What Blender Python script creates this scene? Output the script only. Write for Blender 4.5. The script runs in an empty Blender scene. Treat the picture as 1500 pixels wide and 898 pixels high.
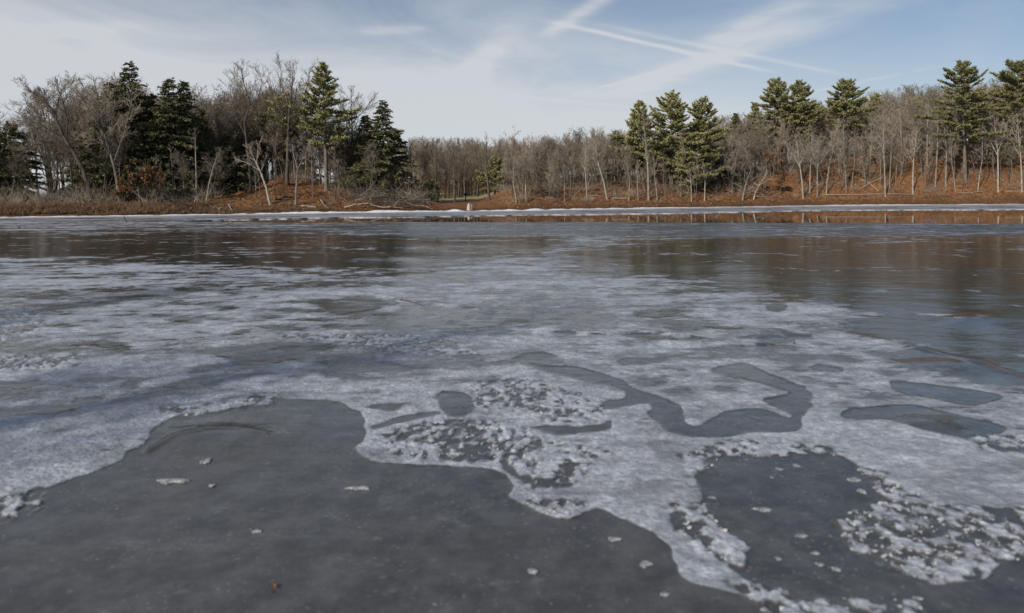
import bpy, math, random
import numpy as np
from mathutils import Matrix

# ------------------------------------------------------------------ camera, sky, sun, exposure
CAM_H = 1.6            # eye height above the ice (m)
FPX = 1000.0           # focal length in photo pixels (photo is 1500 x 898)
HORIZON = 288.0        # photo row of the horizon at the picture's middle
ROLL = math.radians(-0.344)
SUN_AZ = math.radians(38)      # light travels this far clockwise of straight ahead
SUN_EL = math.radians(28)

S = bpy.context.scene
COL = S.collection
cd = bpy.data.cameras.new('camera')
cam = bpy.data.objects.new('camera', cd)
COL.objects.link(cam)
cam.location = (0, 0, CAM_H)
cam.matrix_world = Matrix.Translation((0, 0, CAM_H)) @ Matrix.Rotation(math.pi / 2, 4, 'X') @ Matrix.Rotation(ROLL, 4, 'Z')
cd.sensor_width = 36; cd.lens = 36 * FPX / 1500.0
cd.shift_y = (HORIZON - 449.0) / 1500.0
cd.clip_start = 0.05; cd.clip_end = 6000
cd.dof.use_dof = True; cd.dof.focus_distance = 26.0; cd.dof.aperture_fstop = 1.8
S.camera = cam

W = bpy.data.worlds.new('World'); S.world = W; W.use_nodes = True
SUNDIR = np.array([-math.sin(SUN_AZ) * math.cos(SUN_EL), -math.cos(SUN_AZ) * math.cos(SUN_EL), math.sin(SUN_EL)])
sd_ = bpy.data.lights.new('sun', 'SUN'); sd_.energy = 4.3; sd_.angle = math.radians(0.5); sd_.color = (1.0, 0.92, 0.82)
sun = bpy.data.objects.new('sun', sd_); COL.objects.link(sun)
from mathutils import Vector
sun.rotation_euler = Vector(SUNDIR).to_track_quat('Z', 'Y').to_euler()
sun.location = (-40, -50, 40)

S.view_settings.view_transform = 'Standard'
S.view_settings.look = 'None'
S.view_settings.exposure = 0.0
S.view_settings.gamma = 1.0
S.view_settings.use_curve_mapping = False
S.render.engine = 'CYCLES'
S.cycles.use_denoising = True
S.cycles.max_bounces = 6
S.cycles.diffuse_bounces = 2
S.cycles.glossy_bounces = 3
S.cycles.transmission_bounces = 2
S.cycles.caustics_reflective = False
S.cycles.caustics_refractive = False

# ------------------------------------------------------------------ photo <-> place
cr, sr = math.cos(ROLL), math.sin(ROLL)
def ray(px, py):
    """direction (per metre of depth) of a photo pixel"""
    u = (np.asarray(px, float) - 750) / FPX; v = (HORIZON - np.asarray(py, float)) / FPX
    return u * cr - v * sr, u * sr + v * cr
def ground(px, py, z=0.0):
    a, b = ray(px, py)
    Y = (z - CAM_H) / b
    return a * Y, Y
def topix(X, Y, Z):
    cx = np.asarray(X) / Y; cz = (np.asarray(Z) - CAM_H) / Y
    u = cx * cr + cz * sr; v = -cx * sr + cz * cr
    return 750 + FPX * u, HORIZON - FPX * v
def interp(x, tab):
    xs, ys = zip(*tab)
    return np.interp(x, xs, ys)

# shoreline, lead of open water (photo rows by photo column)
SHORE = [(-1500, 331), (-300, 321), (0, 318.7), (250, 315.5), (500, 311.7), (690, 309.3), (750, 308.7), (900, 306), (1050, 303.6), (1200, 301.4), (1500, 299.0), (1900, 296.5), (2600, 293)]
LEAD_FAR = [(-1500, 338), (0, 327), (255, 325.0), (300, 323), (330, 321.8), (400, 320.5), (450, 319.2), (500, 318.2), (600, 317.6), (690, 316), (750, 314.7), (900, 313.5), (1000, 312), (1100, 310), (1200, 307.9), (1300, 307.4), (1500, 306.6), (1900, 305), (2600, 302)]
LEAD_NEAR = [(-1500, 338), (0, 327), (255, 325.0), (300, 325.4), (330, 325.8), (450, 326), (560, 325.2), (690, 325), (900, 325.5), (1100, 326), (1300, 326.6), (1500, 327.4), (1900, 330), (2600, 335)]
def shore_depth(px):
    py = interp(px, SHORE)
    return ground(px, py)[1]

# ------------------------------------------------------------------ numpy noise
def _hash(ix, iy, seed):
    h = (ix.astype(np.int64) * 374761393 + iy.astype(np.int64) * 668265263 + seed * 1442695041) & 0xffffffff
    h = ((h ^ (h >> 13)) * 1274126177) & 0xffffffff
    return ((h ^ (h >> 16)) & 0xffff) / 65535.0
def vnoise(x, y, seed=0):
    ix = np.floor(x); iy = np.floor(y); fx = x - ix; fy = y - iy
    fx = fx * fx * (3 - 2 * fx); fy = fy * fy * (3 - 2 * fy)
    a = _hash(ix, iy, seed); b = _hash(ix + 1, iy, seed); c = _hash(ix, iy + 1, seed); d = _hash(ix + 1, iy + 1, seed)
    return (a * (1 - fx) + b * fx) * (1 - fy) + (c * (1 - fx) + d * fx) * fy
def fbm(x, y, oct=4, seed=0):
    s = 0; a = 0.5; t = 0
    for o in range(oct):
        s = s + a * vnoise(x * 2 ** o, y * 2 ** o, seed + o * 17); t += a; a *= 0.5
    return s / t
def sstep(a, b, x):
    t = np.clip((x - a) / (b - a), 0, 1); return t * t * (3 - 2 * t)

# ------------------------------------------------------------------ mesh helpers
def mesh_np(name, V, T, smooth=False, attrs=None, quads=None):
    V = np.asarray(V, np.float32); me = bpy.data.meshes.new(name)
    T = np.asarray(T, np.int32).reshape(-1, 3)
    nT = len(T); nQ = 0 if quads is None else len(quads)
    idx = T.ravel()
    if nQ: idx = np.concatenate([idx, np.asarray(quads, np.int32).ravel()])
    tot = np.concatenate([np.full(nT, 3, np.int32), np.full(nQ, 4, np.int32)])
    start = np.concatenate([[0], np.cumsum(tot)[:-1]]).astype(np.int32)
    me.vertices.add(len(V)); me.vertices.foreach_set('co', V.ravel())
    me.loops.add(len(idx)); me.loops.foreach_set('vertex_index', idx.astype(np.int32))
    me.polygons.add(nT + nQ); me.polygons.foreach_set('loop_start', start)
    try: me.polygons.foreach_set('loop_total', tot)
    except Exception: pass
    me.polygons.foreach_set('use_smooth', np.full(nT + nQ, smooth))
    if attrs:
        for k, v in attrs.items():
            at = me.attributes.new(k, 'FLOAT', 'POINT'); at.data.foreach_set('value', np.asarray(v, np.float32))
    me.update(); me.validate()
    return me
def link(name, me, mat=None, parent=None):
    o = bpy.data.objects.new(name, me); COL.objects.link(o)
    if mat is not None:
        if not me.materials: me.materials.append(mat)
    if parent is not None: o.parent = parent
    return o
def tag(o, label=None, cat=None, group=None, kind=None):
    if label: o['label'] = label
    if cat: o['category'] = cat
    if group: o['group'] = group
    if kind: o['kind'] = kind
    return o
def empty(name, loc=(0, 0, 0), rz=0.0):
    o = bpy.data.objects.new(name, None); COL.objects.link(o); o.location = loc; o.rotation_euler = (0, 0, rz)
    o.empty_display_size = 0.3
    return o

class Geo:
    def __init__(s): s.V = []; s.T = []; s.A = []; s.n = 0
    def add(s, V, T, a=0.0):
        V = np.asarray(V, float); T = np.asarray(T, int)
        s.V.append(V); s.T.append(T + s.n); s.n += len(V)
        s.A.append(np.full(len(V), a) if np.isscalar(a) else np.asarray(a, float))
    def tube(s, pts, rad, sides=6, a=0.0, cap=False):
        pts = np.asarray(pts, float); n = len(pts); rad = np.asarray(rad, float)
        tan = np.gradient(pts, axis=0); tan /= np.linalg.norm(tan, axis=1)[:, None] + 1e-9
        ref = np.array([0.31, 0.95, 0.05]) if abs(tan[0][2]) > 0.6 else np.array([0.1, 0.05, 1.0])
        b1 = np.cross(tan, ref); b1 /= np.linalg.norm(b1, axis=1)[:, None] + 1e-9
        b2 = np.cross(tan, b1)
        ang = np.arange(sides) * 2 * math.pi / sides
        ring = pts[:, None, :] + rad[:, None, None] * (np.cos(ang)[None, :, None] * b1[:, None, :] + np.sin(ang)[None, :, None] * b2[:, None, :])
        V = ring.reshape(-1, 3)
        i = np.arange(n - 1)[:, None] * sides; j = np.arange(sides)[None, :]; k = (j + 1) % sides
        A = (i + j).ravel(); B = (i + k).ravel(); C = (i + sides + k).ravel(); D = (i + sides + j).ravel()
        T = np.concatenate([np.stack([A, B, C], 1), np.stack([A, C, D], 1)])
        if cap:
            V = np.vstack([V, pts[:1], pts[-1:]]); m = n * sides
            jj = np.arange(sides); kk = (jj + 1) % sides
            T = np.concatenate([T, np.stack([np.full(sides, m), kk, jj], 1), np.stack([np.full(sides, m + 1), (n - 1) * sides + jj, (n - 1) * sides + kk], 1)])
        s.add(V, T, a)
    def spikes(s, P, D, L, r, a=0.0):
        """many thin three-sided cones: base points, directions, lengths, base radius"""
        P = np.asarray(P, float); D = np.asarray(D, float); n = len(P)
        if n == 0: return
        D = D / (np.linalg.norm(D, axis=1)[:, None] + 1e-9)
        ref = np.where(np.abs(D[:, 2:3]) > 0.8, np.array([[1.0, 0, 0]]), np.array([[0, 0, 1.0]]))
        b1 = np.cross(D, ref); b1 /= np.linalg.norm(b1, axis=1)[:, None] + 1e-9; b2 = np.cross(D, b1)
        V = np.empty((n, 4, 3)); r = np.broadcast_to(r, (n,))[:, None]
        for q in range(3):
            t = q * 2 * math.pi / 3
            V[:, q] = P + r * (math.cos(t) * b1 + math.sin(t) * b2)
        V[:, 3] = P + D * np.broadcast_to(L, (n,))[:, None]
        base = np.arange(n)[:, None] * 4
        T = np.concatenate([base + np.array([[0, 1, 3]]), base + np.array([[1, 2, 3]]), base + np.array([[2, 0, 3]])])
        s.add(V.reshape(-1, 3), T, a if np.isscalar(a) else np.repeat(a, 4))
    def blades(s, P, D, N, L, w, a):
        """many kite-less triangle blades: base, direction, side vector"""
        n = len(P); D = D / (np.linalg.norm(D, axis=1)[:, None] + 1e-9); N = N / (np.linalg.norm(N, axis=1)[:, None] + 1e-9)
        V = np.empty((n, 3, 3)); L = np.broadcast_to(L, (n,))[:, None]; w = np.broadcast_to(w, (n,))[:, None]
        V[:, 0] = P - N * w * 0.5; V[:, 1] = P + N * w * 0.5; V[:, 2] = P + D * L
        s.add(V.reshape(-1, 3), np.arange(n * 3).reshape(-1, 3), np.repeat(a, 3) if not np.isscalar(a) else a)
    def mesh(s, name, smooth=False):
        if not s.V: return mesh_np(name, np.zeros((0, 3)), np.zeros((0, 3)))
        return mesh_np(name, np.vstack(s.V), np.vstack(s.T), smooth, {'tint': np.concatenate(s.A)})

# ------------------------------------------------------------------ node helper
class NT:
    def __init__(s, tree): s.t = tree; s.n = tree.nodes; s.l = tree.links
    def node(s, typ, **kw):
        nd = s.n.new(typ)
        for k, v in kw.items(): setattr(nd, k, v)
        return nd
    def put(s, sock, v):
        if v is None: return
        if isinstance(v, bpy.types.NodeSocket): s.l.new(v, sock)
        else: sock.default_value = v
    def math(s, op, a, b=None, c=None, clamp=False):
        nd = s.node('ShaderNodeMath', operation=op, use_clamp=clamp)
        for i, v in enumerate((a, b, c)): s.put(nd.inputs[i], v)
        return nd.outputs[0]
    def vec(s, op, a, b=None):
        nd = s.node('ShaderNodeVectorMath', operation=op)
        s.put(nd.inputs[0], a); s.put(nd.inputs[1], b)
        return nd.outputs['Value'] if op in ('DOT_PRODUCT', 'LENGTH') else nd.outputs[0]
    def noise(s, vec, scale, detail=4, rough=0.5, dist=0.0, lac=2.0):
        nd = s.node('ShaderNodeTexNoise')
        s.put(nd.inputs['Vector'], vec); nd.inputs['Scale'].default_value = scale; nd.inputs['Detail'].default_value = detail
        nd.inputs['Roughness'].default_value = rough; nd.inputs['Distortion'].default_value = dist; nd.inputs['Lacunarity'].default_value = lac
        return nd.outputs['Fac']
    def step(s, x, a, b, lo=0.0, hi=1.0, smooth=True):
        nd = s.node('ShaderNodeMapRange', interpolation_type='SMOOTHSTEP' if smooth else 'LINEAR')
        s.put(nd.inputs['Value'], x); s.put(nd.inputs['From Min'], a); s.put(nd.inputs['From Max'], b)
        nd.inputs['To Min'].default_value = lo; nd.inputs['To Max'].default_value = hi
        return nd.outputs['Result']
    def mix(s, f, a, b, mode='MIX'):
        nd = s.node('ShaderNodeMix', data_type='RGBA', blend_type=mode)
        s.put(nd.inputs['Factor'], f)
        s.put(nd.inputs[6], a if isinstance(a, bpy.types.NodeSocket) else (*a, 1)); s.put(nd.inputs[7], b if isinstance(b, bpy.types.NodeSocket) else (*b, 1))
        return nd.outputs[2]
    def scale(s, vec, v):
        nd = s.node('ShaderNodeMapping'); s.put(nd.inputs['Vector'], vec); nd.inputs['Scale'].default_value = v
        return nd.outputs[0]
    def bump(s, h, strength=0.3, dist=0.02, normal=None):
        nd = s.node('ShaderNodeBump'); s.put(nd.inputs['Height'], h); s.put(nd.inputs['Strength'], strength); nd.inputs['Distance'].default_value = dist
        if normal is not None: s.l.new(normal, nd.inputs['Normal'])
        return nd.outputs[0]
    def attr(s, name): return s.node('ShaderNodeAttribute', attribute_name=name).outputs['Fac']
def material(name):
    m = bpy.data.materials.new(name); m.use_nodes = True
    n = NT(m.node_tree); b = m.node_tree.nodes['Principled BSDF']
    return m, n, b

# ------------------------------------------------------------------ sky: Nishita + thin cirrus and contrails in the high cloud layer
w = NT(W.node_tree)
bg = W.node_tree.nodes['Background']; bg.inputs['Strength'].default_value = 0.080
sky = w.node('ShaderNodeTexSky', sky_type='NISHITA'); sky.sun_disc = False
sky.sun_elevation = SUN_EL; sky.sun_rotation = math.atan2(SUNDIR[0], SUNDIR[1]) % (2 * math.pi)
sky.air_density = 1.0; sky.dust_density = 0.5; sky.ozone_density = 2.6; sky.altitude = 100
tc = w.node('ShaderNodeTexCoord'); sep = w.node('ShaderNodeSeparateXYZ'); w.l.new(tc.outputs['Generated'], sep.inputs[0])
zc = w.math('MAXIMUM', sep.outputs[2], 0.03)
pxn = w.math('DIVIDE', sep.outputs[0], zc); pyn = w.math('DIVIDE', sep.outputs[1], zc)
cmb = w.node('ShaderNodeCombineXYZ'); w.l.new(pxn, cmb.inputs[0]); w.l.new(pyn, cmb.inputs[1])
P = cmb.outputs[0]
def skyp(px, py):
    a, b = ray(px, py); return np.array([a / b, 1.0 / b])
wob = w.noise(P, 1.1, 3, 0.5)
cloud = None
def streak(p0, p1, wpx, strength, fade=0.25, tear=0.5, seed=0.0):
    """a straight contrail between two photo points, width given in photo pixels, laid out in the cloud layer"""
    global cloud
    A = skyp(*p0); B = skyp(*p1); L = np.linalg.norm(B - A); t = (B - A) / L; nrm = np.array([-t[1], t[0]])
    mid = ((p0[0] + p1[0]) / 2, (p0[1] + p1[1]) / 2)
    wid = max(abs(np.dot(skyp(mid[0], mid[1] + wpx) - skyp(*mid), nrm)), abs(np.dot(skyp(mid[0] + wpx, mid[1]) - skyp(*mid), nrm)))
    dx = w.math('SUBTRACT', pxn, float(A[0])); dy = w.math('SUBTRACT', pyn, float(A[1]))
    al = w.math('ADD', w.math('MULTIPLY', dx, float(t[0] / L)), w.math('MULTIPLY', dy, float(t[1] / L)))
    d = w.math('ADD', w.math('MULTIPLY', dx, float(nrm[0])), w.math('MULTIPLY', dy, float(nrm[1])))
    d = w.math('ADD', d, w.math('MULTIPLY', w.math('SUBTRACT', wob, 0.5), float(wid * 1.6)))
    q = w.math('DIVIDE', d, float(wid)); q = w.math('EXPONENT', w.math('MULTIPLY', w.math('MULTIPLY', q, q), -1.0))
    q = w.math('MULTIPLY', q, w.step(al, 0.0, fade)); q = w.math('MULTIPLY', q, w.step(al, 1.0, 1.0 - fade))
    nz = w.noise(w.vec('ADD', P, (seed, seed * 0.7, 0)), 3.0, 4, 0.6)
    q = w.math('MULTIPLY', q, w.step(nz, 0.5 - tear * 0.5, 0.62))
    q = w.math('MULTIPLY', q, strength)
    cloud = q if cloud is None else w.math('ADD', cloud, q)
streak((760, 20), (1150, 110), 3.2, 0.50, 0.25, 1.0, 1.3)
streak((820, 24), (1260, 115), 3.4, 0.30, 0.25, 1.0, 4.1)
streak((1380, -45), (880, 150), 20, 0.48, 0.3, 1.0, 7.7)
streak((1230, -30), (1010, 75), 14, 0.4, 0.3, 0.8, 3.7)
streak((810, -40), (600, 230), 22, 0.62, 0.25, 1.0, 2.2)
streak((930, -30), (790, 60), 12, 0.45, 0.3, 0.7, 9.1)
streak((830, 142), (1000, 96), 2.5, 0.35, 0.3, 0.4, 5.5)
streak((1150, 142), (1420, 88), 2.5, 0.25, 0.3, 0.4, 6.5)
streak((700, 138), (930, 157), 2.5, 0.3, 0.3, 0.4, 8.5)
streak((500, 46), (650, 40), 6, 0.4, 0.4, 0.8, 11.5)
streak((-80, 60), (260, 30), 10, 0.3, 0.4, 0.8, 12.5)
# veil of cirrus, thicker toward the low western sky
mp = w.node('ShaderNodeMapping'); w.l.new(P, mp.inputs[0]); mp.inputs['Rotation'].default_value = (0, 0, math.radians(35)); mp.inputs['Scale'].default_value = (0.30, 1.0, 1)
mp2 = w.node('ShaderNodeMapping'); w.l.new(tc.outputs['Generated'], mp2.inputs[0]); mp2.inputs['Rotation'].default_value = (0, math.radians(24), 0); mp2.inputs['Scale'].default_value = (2.0, 2.0, 7.0)
fine = w.noise(mp2.outputs[0], 1.5, 7, 0.56, 0.9)
big = w.noise(w.vec('ADD', P, (3.1, 0.4, 0)), 0.22, 3, 0.5)
west = w.vec('DOT_PRODUCT', tc.outputs['Generated'], (-0.93, 0.36, 0.0))
veil = w.math('ADD', w.math('MULTIPLY', fine, 0.75), w.math('MULTIPLY', big, 0.30))
veil = w.math('ADD', veil, w.math('MULTIPLY', west, 0.34))
veil = w.step(veil, 0.362, 1.02, 0.0, 0.65)
low = w.step(sep.outputs[2], 0.31, 0.04, 0.0, 0.95)
low = w.math('MULTIPLY', low, w.step(west, -0.55, 0.35, 0.25, 1.0))
cov = w.math('ADD', w.math('ADD', veil, cloud), w.math('MULTIPLY', low, 1.0), clamp=True)
cov = w.math('MINIMUM', cov, 0.9)
CLOUD = (8.0, 8.25, 8.65)
colr = w.mix(cov, sky.outputs[0], CLOUD)
w.l.new(colr, bg.inputs['Color'])

# ------------------------------------------------------------------ materials
def mat_bark(name, c1, c2, sc=6.0, patch=None):
    m, n, b = material(name)
    oi = n.node('ShaderNodeObjectInfo'); co = n.node('ShaderNodeTexCoord').outputs['Object']
    nz = n.noise(n.scale(co, (1, 1, 0.25)), sc, 5, 0.6)
    c = n.mix(n.step(nz, 0.35, 0.65), c1, c2)
    if patch: c = n.mix(n.step(n.noise(n.scale(co, (0.6, 0.6, 1.6)), 2.2, 3, 0.6), 0.55, 0.68), c, patch)
    v = n.step(oi.outputs['Random'], 0, 1, 0.72, 1.25, False)
    hs = n.node('ShaderNodeHueSaturation'); n.l.new(c, hs.inputs['Color']); n.l.new(v, hs.inputs['Value'])
    n.l.new(hs.outputs[0], b.inputs['Base Color']); b.inputs['Roughness'].default_value = 0.9
    b.inputs['Specular IOR Level'].default_value = 0.2
    n.l.new(n.bump(nz, 0.6, 0.03), b.inputs['Normal'])
    return m
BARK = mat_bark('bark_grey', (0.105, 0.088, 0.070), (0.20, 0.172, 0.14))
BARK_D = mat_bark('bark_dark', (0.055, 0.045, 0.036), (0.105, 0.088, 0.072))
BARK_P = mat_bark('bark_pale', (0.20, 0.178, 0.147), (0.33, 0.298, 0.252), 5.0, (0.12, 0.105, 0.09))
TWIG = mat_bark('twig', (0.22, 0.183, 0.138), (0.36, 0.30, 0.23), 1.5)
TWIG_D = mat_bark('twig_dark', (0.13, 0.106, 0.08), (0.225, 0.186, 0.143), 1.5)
TWIG_P = mat_bark('twig_pale', (0.20, 0.17, 0.135), (0.31, 0.265, 0.215), 1.5)
WOOD = mat_bark('weathered_wood', (0.26, 0.215, 0.165), (0.42, 0.36, 0.29), 8.0)
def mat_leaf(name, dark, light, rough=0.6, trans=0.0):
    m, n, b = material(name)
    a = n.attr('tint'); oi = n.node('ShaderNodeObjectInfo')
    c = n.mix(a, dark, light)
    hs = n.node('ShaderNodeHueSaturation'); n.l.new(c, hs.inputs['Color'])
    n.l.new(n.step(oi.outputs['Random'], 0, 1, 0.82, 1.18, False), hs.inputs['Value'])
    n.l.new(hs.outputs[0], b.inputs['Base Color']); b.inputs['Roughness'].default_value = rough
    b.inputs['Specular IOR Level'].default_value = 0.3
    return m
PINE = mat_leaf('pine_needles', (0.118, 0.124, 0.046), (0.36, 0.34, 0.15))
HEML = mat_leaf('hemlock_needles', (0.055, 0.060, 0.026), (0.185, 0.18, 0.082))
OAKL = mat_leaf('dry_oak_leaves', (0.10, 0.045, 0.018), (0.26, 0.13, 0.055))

# ------------------------------------------------------------------ land
BANK = [(-1500, 1.0, 3), (0, 0.95, 2.6), (250, 1.0, 2.8), (300, 1.3, 5), (345, 2.2, 11), (405, 3.6, 14), (470, 2.9, 13), (520, 1.8, 9), (570, 1.5, 8), (620, 1.0, 7), (655, 0.75, 10), (700, 0.8, 12), (735, 1.6, 11), (775, 2.9, 13), (860, 3.3, 15), (950, 3.5, 14), (1050, 3.9, 14), (1120, 4.8, 15), (1200, 6.8, 17), (1300, 8.8, 19), (1400, 9.8, 20), (1500, 10.8, 21), (1900, 12, 24), (2600, 12, 28)]
def land(X, Y):
    X = np.asarray(X, float); Y = np.asarray(Y, float)
    px = 750 + FPX * X / np.maximum(Y, 1.0)
    Ds = shore_depth(px) + (fbm(X * 0.35, Y * 0.35, 3, 5) - 0.5) * 1.0
    s = Y - Ds
    H = interp(px, [(a, b) for a, b, c in BANK]); L = interp(px, [(a, c) for a, b, c in BANK])
    z = -0.7 * sstep(0, 3, -s) + 0.16 * sstep(-0.1, 0.7, s)
    t = np.clip(s / L, 0, 1)
    z = z + H * np.where(t < 1, np.sin(t * math.pi / 2) * 0.75 + t * 0.25, 1.0)
    hill = interp(px, [(600, 0.0), (742, 0.03), (1000, 0.05), (1200, 0.075), (1500, 0.09)])
    z = z + hill * np.clip(s - L, 0, 90)
    z = z + 0.085 * np.clip(s - 58, 0, 90) * sstep(560, 620, px) * sstep(800, 735, px)
    nz = (fbm(X * 0.11, Y * 0.11, 4, 2) - 0.5) * 1.5 * sstep(1, 14, s) + (fbm(X * 0.6, Y * 0.6, 3, 9) - 0.5) * 0.5 * sstep(0, 3, s)
    flat = 1 - 0.85 * sstep(625, 645, px) * sstep(740, 715, px)
    return z + nz * flat
cols = np.concatenate([np.linspace(-1500, -80, 50), np.arange(-70, 1571, 3.5), np.linspace(1580, 2600, 40)])
rows = np.concatenate([np.linspace(-5, 0, 5)[:-1], np.arange(0, 34, 0.6), np.arange(34, 100, 2.0), [105, 120, 150, 200, 300, 500, 900, 1600, 3000]])
PX, SS = np.meshgrid(cols, rows)
YY = shore_depth(PX) + SS; XX = (PX - 750) / FPX * YY
ZZ = land(XX, YY)
nr, nc = PX.shape
def grid_quads(nr, nc):
    i = np.arange(nr - 1)[:, None] * nc + np.arange(nc - 1)[None, :]
    i = i.ravel(); return np.stack([i, i + 1, i + nc + 1, i + nc], 1)
clear = sstep(628, 645, PX) * sstep(735, 715, PX) * sstep(14, 20, SS) * sstep(75, 60, SS)
mud = sstep(2.2, 0.2, SS) * sstep(-1, 0.2, SS)
me = mesh_np('land', np.stack([XX, YY, ZZ], -1).reshape(-1, 3), np.zeros((0, 3)), True, {'clearing': clear.ravel(), 'mud': mud.ravel()}, grid_quads(nr, nc))
m, n, b = material('leaf_litter')
co = n.node('ShaderNodeTexCoord').outputs['Object']
n1 = n.noise(co, 2.2, 8, 0.72); n2 = n.noise(co, 0.28, 4, 0.6); n3 = n.noise(co, 9.0, 3, 0.6)
c = n.mix(n.step(n1, 0.36, 0.64), (0.098, 0.048, 0.025), (0.32, 0.16, 0.072))
c = n.mix(n.step(n3, 0.6, 0.75), c, (0.36, 0.21, 0.11))
c = n.mix(n.step(n2, 0.42, 0.72, 0, 0.6), c, (0.12, 0.065, 0.035))
g = n.mix(n.step(n1, 0.4, 0.6), (0.26, 0.20, 0.10), (0.40, 0.32, 0.17))
c = n.mix(n.attr('clearing'), c, g)
c = n.mix(n.math('MULTIPLY', n.attr('mud'), 0.7), c, (0.075, 0.045, 0.026))
n.l.new(c, b.inputs['Base Color']); b.inputs['Roughness'].default_value = 0.95; b.inputs['Specular IOR Level'].default_value = 0.1
n.l.new(n.bump(n1, 1.0, 0.25), b.inputs['Normal'])
LITTER = m
tag(link('terrain', me, m), 'wooded far shore covered in rust brown leaf litter', kind='structure')

# near shore behind the viewpoint
nx, ny = np.meshgrid(np.linspace(-70, 60, 60), np.linspace(-4.5, -60, 40))
nz_ = 1.6 * sstep(-4.8, -14, ny) - 0.2 + (fbm(nx * .3, ny * .3, 4, 71) - .5) * .6 * sstep(-5, -8, ny)
tag(link('near_shore', mesh_np('near_shore', np.stack([nx, ny, nz_], -1).reshape(-1, 3), np.zeros((0, 3)), True, {'clearing': np.zeros(nx.size), 'mud': np.zeros(nx.size)}, grid_quads(40, 60)[:, ::-1]), LITTER), 'leaf-covered near shore behind the viewpoint', kind='structure')
# water of the pond
m, n, b = material('pond_water')
b.inputs['Base Color'].default_value = (0.012, 0.011, 0.008, 1); b.inputs['Roughness'].default_value = 0.03; b.inputs['IOR'].default_value = 1.33
co = n.node('ShaderNodeTexCoord').outputs['Object']
n.l.new(n.bump(n.noise(n.scale(co, (1.0, 0.5, 1)), 1.3, 3, 0.5), 0.05, 0.02), b.inputs['Normal'])
V = [(-140, 18, -0.05), (260, 18, -0.05), (260, 190, -0.05), (-140, 190, -0.05)]
tag(link('pond_water', mesh_np('pond_water', V, np.zeros((0, 3)), False, None, [(0, 1, 2, 3)]), m), 'open dark water between the ice sheet and the far ice shelf', kind='structure')

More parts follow.
